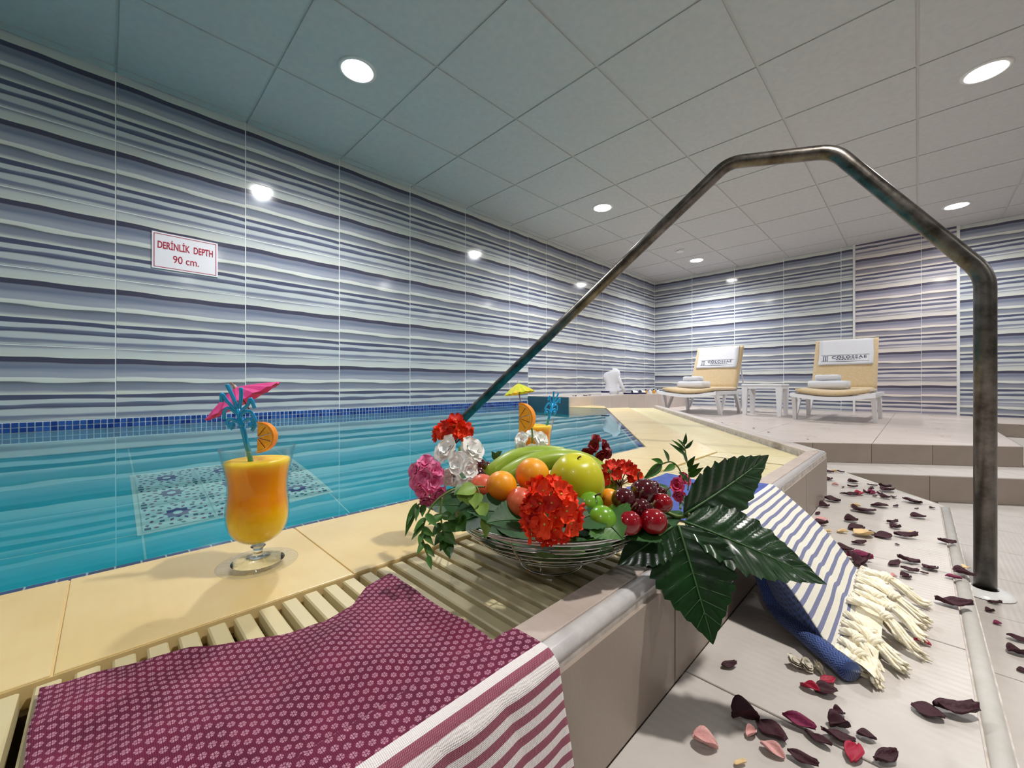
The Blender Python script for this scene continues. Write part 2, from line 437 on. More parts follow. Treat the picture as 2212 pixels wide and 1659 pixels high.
# ---- lamps
def lamp(x, y, label):
    t = thing('ceiling_spotlight', label, 'ceiling light', (x, y, ZC-.002), 'round ceiling spotlights')
    if 'me_l' not in M:
        a = MB(); a.lathe([(.098,0),(.098,-.004),(.092,-.009),(.080,-.010),(.074,-.004),(.074,0)], 32); M['me_r'] = a.mesh('lamp_rim', M['trim'], True)
        a = MB(); a.add([(0,0,-.005)]+[(.074*cos(2*pi*j/32), .074*sin(2*pi*j/32), -.005) for j in range(32)], [(0, (j+1)%32+1, j+1) for j in range(32)]); M['me_l'] = a.mesh('lamp_lens', M['lens'])
    link('lamp_rim', M['me_r'], t, (0,0,0)); link('lamp_lens', M['me_l'], t, (0,0,0))
    L = bpy.data.lights.new('beam', 'SPOT'); L.energy = SPOT*(1.65 if (x > 0 and x < 1 and 0 < y < 2) else 2.0 if (x < 0 and y > 0) else .45 if (y < 0 or x > 1) else 1); L.spot_size = radians(158); L.spot_blend = 1.0; L.shadow_soft_size = .05
    L.color = (1, .96, .92) if (x > 0 and x < 1 and 0 < y < 2) else (.95, .97, 1)
    b_ = link('beam', L, t, (0,0,-.012))
names = {(0,0): 'large bright ceiling spotlight nearest above the left side of the pool', (0,1): 'ceiling spotlight over the middle of the pool, left of the handrail',
         (0,2): 'small ceiling spotlight in the far corner above the left lounger', (1,1): 'large ceiling spotlight near the top right edge above the handrail post',
         (1,2): 'ceiling spotlight above the right lounger by the far wall'}
for i, x in enumerate((-2.12, .26, 2.3)):
    for j, y in enumerate((.95, 3.34, 5.66)):
        lamp(x, y, names.get((i, j), 'round ceiling spotlight outside the frame, right of the handrail'))
lamp(-2.12, -1.35, 'round ceiling spotlight outside the frame, right of the handrail'); lamp(.26, -1.35, 'round ceiling spotlight outside the frame, right of the handrail')
t = thing('smoke_detector', 'small round white smoke detector on the ceiling before the far corner', 'smoke detector', (-2.112, 5.086, ZC-.002))
a = MB(); a.lathe([(0,-.030),(.035,-.030),(.050,-.024),(.052,-.018),(.050,-.016)], 28); obj('sensor_cap', MB_ := a, M['white'], t, True); KIDS(t)[0].matrix_parent_inverse = Matrix()
a = MB(); a.lathe([(.050,-.013),(.060,-.010),(.062,0),(0,0)], 28); o = obj('base_ring', a, M['white'], t, True); o.matrix_parent_inverse = Matrix()

# ---- pool basin
ZPF = -.237-.9
pool = [(XW, YF), (XL['pool'], YF), K('pool'), slant('pool', YEND), (-2.50, 3.32), (XW, 3.32)]
fl = solid('pool_floor', [(XW,YF),(-.3,YF),(-.3,3.6),(XW,3.6)], ZPF-.05, ZPF-.0015, M['tealg'], label='tiled teal floor of the pool', cat='pool floor')
tiles(fl, 'pool_floor_tile', M['teal'], [(XW, YF), (XL['pool'], YF), K('pool'), slant('pool', YEND), (XW, YEND)], (.6, .6), (-2.42, .085), 0, ZPF, .0015, .006, .0004)
# pool side walls (their tops carry the coping)
pw = MB()
def wallseg(mb, A, B, z0, z1, th, mi=0):     # th towards the right of A->B
    d = (Vector(B)-Vector(A)).normalized(); n_ = Vector((d.y, -d.x))*th
    mb.prism(ccw([tuple(A), tuple(B), tuple(Vector(B)+n_), tuple(Vector(A)+n_)]), z0, z1, mi)
wallseg(pw, (XL['pool']+.001, YF), K('pool'), ZPF, -.262, .2); 
o = tag(obj('pool_side', pw, M['teal']), 'teal tiled inner side of the pool below the near coping', 'pool side', kind='structure')
pw = MB(); wallseg(pw, K('pool'), slant('pool', YEND+.1), ZPF, -.262, .2)
tag(obj('pool_side', pw, M['teal']), 'teal tiled inner side of the pool below the slanted coping', 'pool side', kind='structure')

# decor panel in the pool floor: 3 x 3 printed tiles
def decor():
    mb = MB(); a = .197
    mb.prism([(0,0),(a,0),(a,a),(0,a)], -.006, 0, 0)
    c = a/2
    def star(cx, cy, r1, r2, n, z, mi, rot=0):
        mb.prism([(cx+(r1 if k%2==0 else r2)*cos(pi*k/n+rot), cy+(r1 if k%2==0 else r2)*sin(pi*k/n+rot)) for k in range(2*n)], -.001, z, mi)
    def dia(cx, cy, l, w_, ang, mi, z=.0006):
        mb.prism([(cx+x*cos(ang)-y*sin(ang), cy+x*sin(ang)+y*cos(ang)) for x, y in ((-l,0),(0,-w_),(l,0),(0,w_))], -.001, z, mi)
    star(c, c, .042, .031, 8, .0006, 1); star(c, c, .015, .013, 8, .0010, 0)
    for k in range(8):
        an = k*pi/4+pi/8
        dia(c+.052*cos(an), c+.052*sin(an), .012, .0055, an, 2 if k%2 else 1)
        dia(c+.066*cos(k*pi/4), c+.066*sin(k*pi/4), .010, .009, k*pi/4, 3)
    for k in range(16):
        an = k*pi/8+.1; dia(c+.084*cos(an), c+.084*sin(an), .0085, .006, an+.9, 2 if k%3 else 3)
    for sx in (0, 1):
        for sy in (0, 1):
            qx = .012+sx*(a-.024); qy = .012+sy*(a-.024); star(qx, qy, .011, .009, 4, .0006, 3, pi/4)
            dia(qx+(.022 if not sx else -.022), qy, .009, .006, 0, 1); dia(qx, qy+(.022 if not sy else -.022), .009, .006, pi/2, 2)
    return mb
M['d0'] = P('decor_ground', srgb(196,240,232), .4); M['d1'] = P('decor_navy', srgb(40,60,120), .4)
M['d2'] = P('decor_plum', srgb(110,76,110), .4); M['d3'] = P('decor_green', srgb(30,110,120), .4)
me = decor().mesh('decor_tile', [M['d0'], M['d1'], M['d2'], M['d3']])
dp = MB(); dp.prism([(-2.435,.072),(-1.805,.072),(-1.805,.700),(-2.435,.700)], ZPF-.002, ZPF+.002)
dp = tag(obj('decor_panel', dp, M['d0'], fl))
for i in range(3):
    for j in range(3):
        o = bpy.data.objects.new('decor_tile', me); COL.objects.link(o); o.parent = dp; o.matrix_parent_inverse = Matrix.Translation(-world_loc(dp))
        o.matrix_basis = Matrix.Translation((-2.42+.2017*i, .087+.2+.201*j-.2, ZPF+.007))

# water
wm = MB(); wp = [(XW, YF), (XL['pool']+.0008, YF), (K('pool')[0]+.0008, K('pool')[1]), slant('pool', YEND), (-2.50, 3.32), (XW, 3.32)]
wm.add([(x, y, ZW) for x, y in wp], [tuple(range(len(wp)))])
tag(obj('pool_water', wm, M['water']), 'clear turquoise pool water mirroring the striped wall', 'water', kind='stuff')

# ---- coping, grating, curb (near leg runs along Y, far leg is slanted)
body = solid('coping', [(XL['pool'], YF), K('pool'), K('cop'), (XL['cop'], YF)], -.5, ZCOP-.0015, M['cgrout'], label='cream wet coping along the near side of the pool', cat='coping')
tiles(body, 'coping_tile', M['coping'], [(XL['pool'], YF), K('pool'), K('cop'), (XL['cop'], YF)], (.246, .4), (XL['cop'], -.031), pi/2, ZCOP, .0015, .002, .0005)
angd = atan2(dd.y, dd.x)
farbody = solid('coping', [K('pool'), slant('pool', YEND), slant('cop', YEND+.25), K('cop')], -.5, ZCOP-.0015, M['cgrout'], label='pale coping along the slanted far side of the pool', cat='coping')
tiles(farbody, 'coping_tile', M['coping'], [K('pool'), slant('pool', YEND), slant('cop', YEND+.12), K('cop')], (.246, .4), K('cop'), angd, ZCOP, .0015, .002, .0005)
# recessed blue mosaic strip just under water along the coping
ms = MB(); st = MB()
y = -1.0
while y < K('pool')[1]-.03:
    st.box((XL['pool']-.0245, y+.001, -.246), (XL['pool']-.001, y+.0242, -.2395)); y += .0252
ms.box((XL['pool']-.026, YF, -.30), (XL['pool'], K('pool')[1]-.01, -.2412))
base = tag(obj('mosaic_ledge', ms, M['grout'], body)); tag(obj('mosaic_tile', st, M['mosaic2'], base), kind='stuff')
ms = MB(); st = MB(); Mr = Matrix.Translation((K('pool')[0], K('pool')[1], 0)) @ Matrix.Rotation(angd, 4, 'Z')
for k in range(95): st.box((.012+k*.0252, .001, -.246), (.0352+k*.0252, .0245, -.2395), M=Mr)
ms.box((0, 0, -.30), (2.42, .026, -.2412), M=Mr)
base = tag(obj('mosaic_ledge', ms, M['grout'], farbody)); tag(obj('mosaic_tile', st, M['mosaic2'], base), kind='stuff')

gr = MB(); gr.prism(ccw([(XL['cop'], YF), K('cop'), K('grate'), (XL['grate'], YF)]), -.5, -.30)
g1 = tag(obj('overflow_grating', gr, M['channel']), 'overflow channel with ivory crosswise slats along the near coping', 'grating', kind='structure')
near = [(XL['cop']+.003, -.75), (XL['cop']+.003, 1.40), (XL['grate']-.003, 1.40), (XL['grate']-.003, -.75)]
tiles(g1, 'slat', M['slat'], near, (.0218, .5), (XL['cop']+.25, 0), pi/2, ZCOP-.003, .016, .0072, .0015, minarea=1e-4)
kc, kg = K('cop'), K('grate')
pl = MB(); pl.prism(ccw([(kc[0]+.003, 1.402), (kc[0]+.003, kc[1]), (kg[0]-.003, kg[1]-.002), (kg[0]-.003, 1.402)]), ZCOP-.019, ZCOP-.003, bev=.001)
obj('corner_plate', pl, M['slat'], g1)
sup = MB(); sup.box((XL['cop']+.001, YF, -.30), (XL['cop']+.010, 1.45, ZCOP-.019)); sup.box((XL['grate']-.010, YF, -.30), (XL['grate']-.001, 1.45, ZCOP-.019)); obj('support_ledge', sup, M['channel'], g1)
gr = MB(); gr.prism(ccw([K('cop'), slant('cop', YEND+.25), slant('grate', YEND+.45), K('grate')]), -.5, -.30)
g2 = tag(obj('overflow_grating', gr, M['channel']), 'overflow channel with pale slats along the slanted coping', 'grating', kind='structure')
c2 = (nn*(OFF['cop']+.003)); p0 = Vector(kc)+dd*.02; p1 = Vector(kg)+dd*.02
tiles(g2, 'slat', M['slat'], [tuple(Vector(kc)+dd*.01+nn*.003), tuple(Vector(slant('cop', YEND+.2))+nn*.003), tuple(Vector(slant('grate', YEND+.4))-nn*.003), tuple(Vector(kg)-nn*.003+dd*.004)],
      (.0218, .6), tuple(Vector(kc)-nn*.3), angd, ZCOP-.003, .016, .0050, .0015, minarea=1e-4)
# curb
def curb(nm, P0, P1, P2, P3, ang, org, label):
    c = solid(nm, [P0, P1, P2, P3], -.6, ZCURB-.006, M['fgrout'], label=label, cat='curb'); return c
cb = curb('curb', (XL['grate'], YF), K('grate'), K('curb'), (XL['curb']-.004, YF), 0, 0, 'raised beige tiled curb beside the near grating')
tiles(cb, 'curb_tile', M['curb'], [(XL['grate'], YF), K('grate'), (K('curb')[0]-.016, K('curb')[1]), (XL['curb']-.016, YF)], (.40, .3), (-.1, .076), pi/2, ZCURB, .006, .0015)
bn = MB(); ky = K('curb')[1]
bn.tube([(XL['curb']-.010, YF, ZCURB-.0095), (XL['curb']-.010, ky, ZCURB-.0095)], .0098, 16); obj('bullnose', bn, M['bull'], cb, True)
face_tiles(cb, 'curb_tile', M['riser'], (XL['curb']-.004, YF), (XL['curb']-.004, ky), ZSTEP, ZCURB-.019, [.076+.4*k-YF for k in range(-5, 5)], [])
cb2 = curb('curb', K('grate'), slant('grate', YEND+.4), slant('curb', YEND+.5), K('curb'), 0, 0, 'flat tiled curb along the slanted grating')
OFF['curbt'] = OFF['curb']-.018
tiles(cb2, 'curb_tile', M['plat'], [K('grate'), slant('grate', YEND+.4), slant('curbt', YEND+.5), corner(XL['curb']-.014, OFF['curbt'])], (.40, .3), K('grate'), angd, ZCURB, .006, .002)
bn = MB(); q0 = Vector(K('curb'))-nn*.010; q1 = Vector(slant('curb', YEND+.5))-nn*.010
bn.tube([(q0.x, q0.y-.0, ZCURB-.0095), (q1.x, q1.y, ZCURB-.0095)], .0098, 16); obj('bullnose', bn, M['bull'], cb2, True)
# the slanted curb face looks to the outside: direction with outside on the right is -dd
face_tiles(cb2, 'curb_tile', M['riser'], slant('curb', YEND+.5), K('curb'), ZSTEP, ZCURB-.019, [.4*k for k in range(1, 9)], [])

# ---- steps, platform, floor
stp = solid('tread', [(XL['curb'], YF), K('curb'), K('step'), (XL['step'], YF)], ZFL, ZSTEP-.006, M['fgrout'], label='pale tiled step scattered with rose petals below the curb', cat='step')
ks = K('step')
tiles(stp, 'step_tile', M['step'], [(XL['curb']+.002, YF), (K('curb')[0]+.002, K('curb')[1]), (ks[0]-.022, ks[1]-.01), (XL['step']-.022, YF)], (.305, .4), (.1, .507), pi/2, ZSTEP, .006, .0025)
bn = MB(); bn.tube([(XL['step']-.0105, YF, ZSTEP-.0105), (XL['step']-.0105, ks[1]-.004, ZSTEP-.0105)], .0105, 14); obj('bullnose', bn, M['nose'], stp, True)
stp2 = solid('tread', [K('curb'), slant('curb', 2.9), slant('step', 2.9), K('step')], ZFL, ZSTEP-.006, M['fgrout'], label='pale tiled step turning along the slanted curb', cat='step')
OFF['stepi'] = OFF['step']-.022
tiles(stp2, 'step_tile', M['step'], [K('curb'), slant('curb', 2.9), slant('stepi', 2.9), corner(XL['step']-.022, OFF['stepi'])], (.305, .5), K('curb'), angd, ZSTEP, .006, .0025)
bn = MB(); q0 = Vector(ks)-nn*.0105; q1 = Vector(slant('step', 2.9))-nn*.0105
bn.tube([(q0.x, q0.y, ZSTEP-.0105), (q1.x, q1.y, ZSTEP-.0105)], .0105, 14); obj('bullnose', bn, M['nose'], stp2, True)

Pp, Qp = Vector((-.525, 2.795)), Vector((.395, 3.47)); rd = (Qp-Pp).normalized()
Pa = Pp - rd*.35
plat = [tuple(Pa), tuple(Qp), (.395, 5.37), (.395, YB), (XW, YB), (XW, 3.60), (-2.5, 3.60)]
# platform polygon kept convex pieces: [front part] and [back part]
pf = solid('platform', [tuple(Pa), tuple(Qp), (.395, YB), (-2.50, YB), (-2.50, 4.3)], -.9, ZPLAT-.006, M['fgrout'], label='tiled platform carrying the loungers along the far wall', cat='platform')
tiles(pf, 'platform_tile', M['plat'], [tuple(Pa), tuple(Qp), (.395, YB), (-2.50, YB), (-2.50, 4.3)], (.6, .6), (-.18, .4), 0, ZPLAT, .006, .003)
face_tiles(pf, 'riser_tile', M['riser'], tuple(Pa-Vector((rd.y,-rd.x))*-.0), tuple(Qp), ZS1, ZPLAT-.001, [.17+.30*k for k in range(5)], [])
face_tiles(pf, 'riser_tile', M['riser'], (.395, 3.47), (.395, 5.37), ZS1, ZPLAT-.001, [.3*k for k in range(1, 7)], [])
pf2 = solid('platform', [(.402, 5.37), (XR, 5.37), (XR, YB), (.402, YB)], -.9, ZPLAT-.006, M['fgrout'], label='narrow raised tiled ledge under the far wall right of the post', cat='platform')
tiles(pf2, 'platform_tile', M['plat'], [(.402, 5.37), (XR, 5.37), (XR, YB), (.402, YB)], (.6, .6), (-.18, .4), 0, ZPLAT, .006, .003)
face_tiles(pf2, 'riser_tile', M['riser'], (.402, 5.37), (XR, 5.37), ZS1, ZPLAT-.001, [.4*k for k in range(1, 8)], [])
P1, Q1 = Vector((-.259, 2.636)), Vector((.354, 3.053)); rd1 = (Q1-P1).normalized(); Pb = P1-rd1*.5; Qb = P1+rd1*3.6
s1 = solid('tread', [tuple(Pb), tuple(Qb), (XR, 5.37), (.402, 5.37), (Qp.x+.006, Qp.y), tuple(Pp-rd*.3+Vector((.0,-.01)))][0:3]+[(.0, 5.0)], -.9, ZS1-.006, M['fgrout'], label='lower tiled step in front of the lounger platform', cat='step')
for ob in (s1,):
    me_ = MB(); me_.prism(ccw([tuple(Pb), tuple(Qb), (XR, 5.37), (.41, 5.37), (.41, 3.475), tuple(Pa+Vector((0,-.012)))]), -.9, ZS1-.006); ob.data = me_.mesh('tread', M['fgrout'])
ang1 = atan2(rd1.y, rd1.x)
tiles(s1, 'step_tile', M['step'], [tuple(Pb), tuple(Qb), tuple(Qb+Vector((0,.45))), tuple(Vector((.41, 3.474))+rd1*0), tuple(Pa+Vector((0,-.008)))], (.4, .6), tuple(P1-Vector((-rd1.y, rd1.x))*.0), ang1, ZS1, .006, .003)
tiles(s1, 'step_tile', M['step'], [(.41, 3.48), (2.7, 4.7), (2.7, 5.365), (.41, 5.365)], (.4, .6), (.41, 3.5), 0, ZS1, .006, .003)
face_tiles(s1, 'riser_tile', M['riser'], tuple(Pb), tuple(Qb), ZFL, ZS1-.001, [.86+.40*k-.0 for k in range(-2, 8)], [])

fb = MB(); fb.box((XL['step']-.15, YF, ZFL-.2), (XR, 4.6, ZFL-.006)); fb = tag(obj('floor', fb, M['fgrout']), 'pale tiled lower floor at the right edge', 'floor', kind='structure')
tiles(fb, 'floor_tile', M['step'], [(XL['step']+.002, -.6), (XR, -.6), (XR, 4.4), (XL['step']+.002, 3.2)], (.6, .305), (XL['step'], 1.55), 0, ZFL, .006, .003)
mb = MB(); mb.box((-.21, YF, -1.2), (XL['step']-.15, 2.6, -.6)); 

# ---- bench ledge along the left wall beyond the pool
lg = solid('ledge', [(XW, 3.32), (-2.506, 3.32), (-2.506, YB), (XW, YB)], -.9, -.138, M['fgrout'], label='tiled bench ledge along the left wall beyond the pool', cat='ledge')
tiles(lg, 'ledge_tile', M['plat'], [(XW, 3.315), (-2.506, 3.315), (-2.506, YB), (XW, YB)], (.4, .4), (XW, 3.32), 0, -.131, .007, .003)
M['tealD'] = tile_mat('dark_teal_tile', srgb(62,100,118), srgb(74,116,130), .3, 0, 5)
face_tiles(lg, 'ledge_tile', M['tealD'], (XW, 3.32), (-2.506, 3.32), ZPF, -.139, [.28], [-.6])
face_tiles(lg, 'ledge_tile', M['plat'], (-2.506, 3.32), (-2.506, YB), ZPLAT, -.139, [.4*k for k in range(1, 8)], [])
eb = MB(); eb.prism(ccw([(-2.5, 3.32), slant('pool', YEND), slant('pool', YEND+.3), (-2.5, 3.75)]), -.9, ZCOP)
tag(obj('coping', eb, M['coping']), 'short coping closing the far end of the pool by the ledge', 'coping', kind='structure')
eb = MB(); eb.prism(ccw([(-2.5, 3.75), slant('pool', YEND+.3), slant('curb', YEND+.45), (-1.75, 4.45), (-2.5, 4.4)]), -.9, ZPLAT-.007)
tag(obj('platform', eb, M['fgrout']), 'low tiled strip between the slanted coping and the platform', 'platform', kind='structure')

# ------------------------------------------------------------------ handrail
E0 = Vector((.140, 1.70)); E1 = Vector((-1.74, 1.30)); du = (E1-E0)
def onrail(u, v):
    r = px(u, v, 1); n_ = Vector((-du.y, du.x)); k = n_.dot(E0)/(n_.x*r.x+n_.y*r.y); return r*k
pts = [onrail(2126, 1290), onrail(2128, 592), onrail(1802, 327), onrail(1573, 352), onrail(985, 920)]
pts[0] = Vector((pts[1].x, pts[1].y, ZFL+.002))
dn = (pts[4]-pts[3]); pts.append(pts[4]+dn*.10)
def fillet(pts, r, n=7):
    out = [pts[0]]
    for i in range(1, len(pts)-1):
        a = (pts[i-1]-pts[i]).normalized(); b_ = (pts[i+1]-pts[i]).normalized(); A = pts[i]+a*r; B = pts[i]+b_*r
        for k in range(n+1):
            t_ = k/n; out.append(A*(1-t_)**2+pts[i]*2*t_*(1-t_)+B*t_**2)
    out.append(pts[-1]); return out
hr = thing('handrail', 'bent dull steel handrail arching over the pool edge', 'handrail', tuple(pts[0]))
RR = .0220
a = MB(); a.tube(fillet(pts, .040), RR, 24, up=(0.2,1,0)); obj('rail_tube', a, M['steel'], hr, True)
a = MB(); a.lathe([(.0255,.014),(.036,.013),(.050,.007),(.055,0)], 32, c=pts[0]); obj('floor_flange', a, M['trim'], hr, True)['label'] = 'white round floor flange'

# ------------------------------------------------------------------ depth sign
yb, zb = .181, .660
sg = thing('depth_sign', 'white depth sign with red border and lettering on the left wall', 'sign', (XW+.006, yb+.153, zb))
a = MB(); a.box((XW+.001, yb, zb), (XW+.006, yb+.306, zb+.208)); obj('board', a, M['signw'], sg)
a = MB(); x1 = XW+.0066
for (p, q) in (((.008,.008),(.298,.0115)), ((.008,.1965),(.298,.200)), ((.008,.008),(.0115,.200)), ((.2945,.008),(.298,.200))):
    a.box((x1-.0008, yb+p[0], zb+p[1]), (x1, yb+q[0], zb+q[1]))
obj('border', a, M['red_ink'], sg)
def text(s, size, Mx, mat, parent, name='lettering', ext=.0004, align='CENTER', sx=1.0, bold=0.0, sp=1.0):
    c = bpy.data.curves.new('txt', 'FONT'); c.body = s; c.size = size; c.extrude = ext; c.align_x = align; c.offset = bold; c.space_character = sp
    tmp = bpy.data.objects.new('txt', c); COL.objects.link(tmp)
    bpy.context.view_layer.update()
    me = bpy.data.meshes.new_from_object(tmp.evaluated_get(bpy.context.evaluated_depsgraph_get())); bpy.data.objects.remove(tmp); bpy.data.curves.remove(c)
    me.transform(Matrix.Scale(sx, 4, (1,0,0))); me.transform(Mx); me.materials.clear(); me.materials.append(mat); me.name = name
    o = bpy.data.objects.new(name, me); COL.objects.link(o); o.parent = parent; o.matrix_parent_inverse = Matrix.Translation(-world_loc(parent)); return o
RL = Matrix(((0,0,1,0),(1,0,0,0),(0,1,0,0),(0,0,0,1)))          # text x -> +Y, text y -> +Z, normal +X
text('DERİNLİK  DEPTH', .056, Matrix.Translation((x1, yb+.153, zb+.118)) @ RL, M['red_ink'], sg, sx=.56, bold=.0012)
text('90 cm.', .060, Matrix.Translation((x1, yb+.153, zb+.045)) @ RL, M['red_ink'], sg, sx=.76, bold=.0004)
#PART2

# ================================================================== OBJECTS
rnd = random.Random(7)
def Ml(c1, c2=None, rough=.4, **k):
    return mottled('m', c1, c2, 120, rough, **k) if c2 else P('m', c1, rough, **k)
def basis(xa, za, loc):
    """matrix with local x along xa, local z near za"""
    x = Vector(xa).normalized(); z = Vector(za); z = (z-x*z.dot(x)).normalized(); y = z.cross(x)
    return Matrix(((x.x,y.x,z.x,loc[0]),(x.y,y.y,z.y,loc[1]),(x.z,y.z,z.z,loc[2]),(0,0,0,1)))

# ---- peshtemal towels -------------------------------------------------
def towel_mat(name, kind):
    m = P(name, (.5,.2,.3), .9, sheen=0); nt, b = nodes(m); (u, v, _), uvs = coord(nt, 'UV')     # metres along / across
    weave = (u*(2*pi/.0011)).sin()*.5+(v*(2*pi/.0011)).sin()*.5
    if kind == 'maroon':
        px_, py_ = .0056, .0080
        row = (v/px_).floor(); cu = (u/py_ + row*.5).fract()-.5; cv = (v/px_).fract()-.5
        au = cu*py_; av = cv*px_
        # six little stitches round a centre
        d1 = ((au*au)+(av*av)).pow(.5)
        n = nt.nodes.new('ShaderNodeMath'); n.operation = 'ARCTAN2'; nt.links.new(av.k, n.inputs[0]); nt.links.new(au.k, n.inputs[1])
        pet = (X(nt, n.outputs[0])*3.0).sin().abs()
        msk = d1.lt(.0023)*(d1.gt(.0005))*(pet.gt(.40))
        nzv = nz(nt, uvs, 900, 2); nzl = nz(nt, uvs, 25, 2)
        msk = msk*(nzv*1.5+.1)
        base = ramp(nt, nzl, [(.3, srgb(96,20,54)), (.7, srgb(122,32,68))])
        dark = mix(nt, weave*.12+.12, base, srgb(70,14,36))
        body = mix(nt, msk*.58, dark, srgb(232,176,196))
        st0 = .264; t = (u-st0)
        band = ((t-.007)/.0130).fract().lt(.5)*t.gt(.007)
        tw = ((u+v)*(2*pi/.0016)).sin()*.5+.5
        stripe = mix(nt, tw*.35, srgb(142,62,84), srgb(206,160,172)); cream = mix(nt, weave*.1+.1, srgb(240,232,230), srgb(200,190,190))
        hem = mix(nt, band, cream, stripe); setc(m, mix(nt, t.gt(0.), body, hem))
    else:
        st0 = .262; t = (u-st0)
        nzl = nz(nt, uvs, 40, 3)
        tw = ((u*2.2+v)*(2*pi/.0042)).sin()*.5+.5
        blue = ramp(nt, nzl, [(.3, srgb(70,88,160)), (.7, srgb(88,108,182))]); blue = mix(nt, tw*.25, blue, srgb(46,60,120))
        per = .0122; band = (t/per).fract().gt(.60)*t.gt(.008)
        cream = mix(nt, weave*.1+.1, srgb(240,236,222), srgb(206,200,184)); stripe = mix(nt, weave*.3+.3, srgb(112,118,156), srgb(150,152,178))
        hem = mix(nt, band*(t.lt(.186)), cream, stripe); setc(m, mix(nt, t.gt(0.), blue, hem))
    bump(m, weave+nz(nt, uvs, 1500, 1), .0003, .8)
    return m
M['maroon'] = towel_mat('maroon_weave', 'maroon'); M['blue'] = towel_mat('blue_weave', 'blue')
def interp(pts, x):
    for (a, b_), (c, d) in zip(pts[:-1], pts[1:]):
        if x <= c: return b_+(d-b_)*(x-a)/(c-a)
    return pts[-1][1]
# maroon: Y from -.05 to .235, arc length u from the grating's inner edge over the curb and down its face
ih = [(-.06,-.462),(-.04,-.472),(.0,-.462),(.05,-.447),(.085,-.424),(.115,-.412),(.15,-.404),(.18,-.41),(.205,-.436),(.24,-.447)]
NY, NU = 110, 150
def prof(u):                       # u measured from X=-.48: over slats, up the curb, bullnose, down
    x = -.48+u
    if x < -.256: return x, ZCOP-.003+.0022
    if x < -.246: return x, ZCOP-.0008+(ZCURB+.0022-ZCOP+.0008)*(x+.256)/.01
    if x < -.214: return x, ZCURB+.0022
    q = u-(.48-.214); R_ = .0125; L_ = R_*pi/2
    if q < L_: a = q/R_; return -.214+sin(a)*R_, ZCURB+.0022-R_*(1-cos(a))
    q -= L_
    dz = ZCURB+.0022-R_-q
    if dz > ZSTEP+.003: return -.214+R_+.012*sin(min(q/.1, 1)*pi*.5)*.6, dz
    e = ZSTEP+.003-dz; return -.2015+.007+e, ZSTEP+.003
def towel_y(k): return -.036+.274*k/NY
T = MB(); uvs = []; rowsT = []
for i in range(NY+1):
    y0 = towel_y(i); r = []; u0 = interp(ih, y0)+.48
    for j in range(NU+1):
        u = u0+(.402-u0)*j/NU; x, z = prof(u)
        over = max(0, min(1, (-.26-x)/.05)); 
        wr_ = noise.noise(Vector((x*16, y0*10, 3)))*.0062+noise.noise(Vector((x*34+y0*20, y0*14, 9)))*.0026
        rip = sin((y0*1.0-x*.55)*62)*.0016*max(0, noise.noise(Vector((x*7, y0*7, 1)))+.4)
        hgt = max(0, .004+wr_+rip)*(.15+.85*over)
        sag = 0
        n_out = Vector((1,0,0)) if x > -.203 else Vector((0,0,1))
        p = Vector((x, y0, z))+n_out*(hgt if n_out.z else abs(noise.noise(Vector((0, y0*22, z*6))))*.006+.001)
        p.y += (.012*max(0, x+.48)/.28 if i > NY*.8 else 0)*(i-NY*.8)/(NY*.2)+noise.noise(Vector((x*30, 0, i*.0)))*.001
        if x > -.22: p.y += (ZCURB-z)*.11*(i/NY)
        r.append(p); uvs.append((u-.0, y0))
    rowsT.append(r)
# shift the stripe start: u of curb front
T.grid(rowsT)
o = obj('bath_towel', T, M['maroon'], smooth=True, uvs=uvs)
tag(o, 'maroon patterned cotton towel with white striped end draped over slats and curb', 'towel')
md = o.modifiers.new('thick', 'SOLIDIFY'); md.thickness = .0014; md.offset = 1

# blue towel
bt = thing('bath_towel', 'blue cotton towel with striped fringed end hanging onto the step', 'towel', (-.30, .86, ZCOP))
T = MB(); uvs = []; rowsT = []; NY2, NU2 = 60, 120; Y0, Y1 = .690, .975
def bprof(u, k):
    x = -.48+u
    if x < -.256: return x, ZCOP-.0005
    if x < -.246: return x, ZCOP-.0008+(ZCURB+.002-ZCOP+.0008)*(x+.256)/.01
    if x < -.212: return x, ZCURB+.002
    q = u-.268                     # sloping down to the step
    L_ = .165; f = min(q/L_, 1)
    return -.212+q*.80, ZCURB+.002-(ZCURB-ZSTEP-.010)*(f**1.15)*(1-.12*sin(pi*f))
for i in range(NY2+1):
    k = i/NY2; y0 = Y0+(Y1-Y0)*k; r = []
    ue = .02+.0*k
    for j in range(NU2+1):
        u = ue+(.455-ue)*j/NU2; x, z = bprof(u, k); f = max(0, (x+.212)/.14)
        yc = y0
        if x > -.25: yc = Y0+.02*f + (Y1-Y0-.02*f)*k - .06*f*(1-k)*(1 if k < .45 else .9)
        else: yc = y0 + .09*(-.25-x)/.23*(.65 if k > .5 else .3+.7*k)
        h = .0015+max(0, noise.noise(Vector((x*14, y0*18, 5)))*.004)
        crease = .009*f*math.exp(-((k-.42-.05*f)/.07)**2) + .006*f*math.exp(-((k-.80)/.10)**2)
        z2 = z+h*(.4+f)+crease
        r.append(Vector((x+.0*k, yc, max(z2, ZSTEP+.004 if x > -.2 else -9)))); uvs.append((u, y0))
    rowsT.append(r)
T.grid(rowsT)
o = obj('cloth', T, M['blue'], bt, smooth=True, uvs=uvs); md = o.modifiers.new('thick', 'SOLIDIFY'); md.thickness = .0014; md.offset = 1
edge_pts = [rowsT[i][-1] for i in range(NY2+1)]
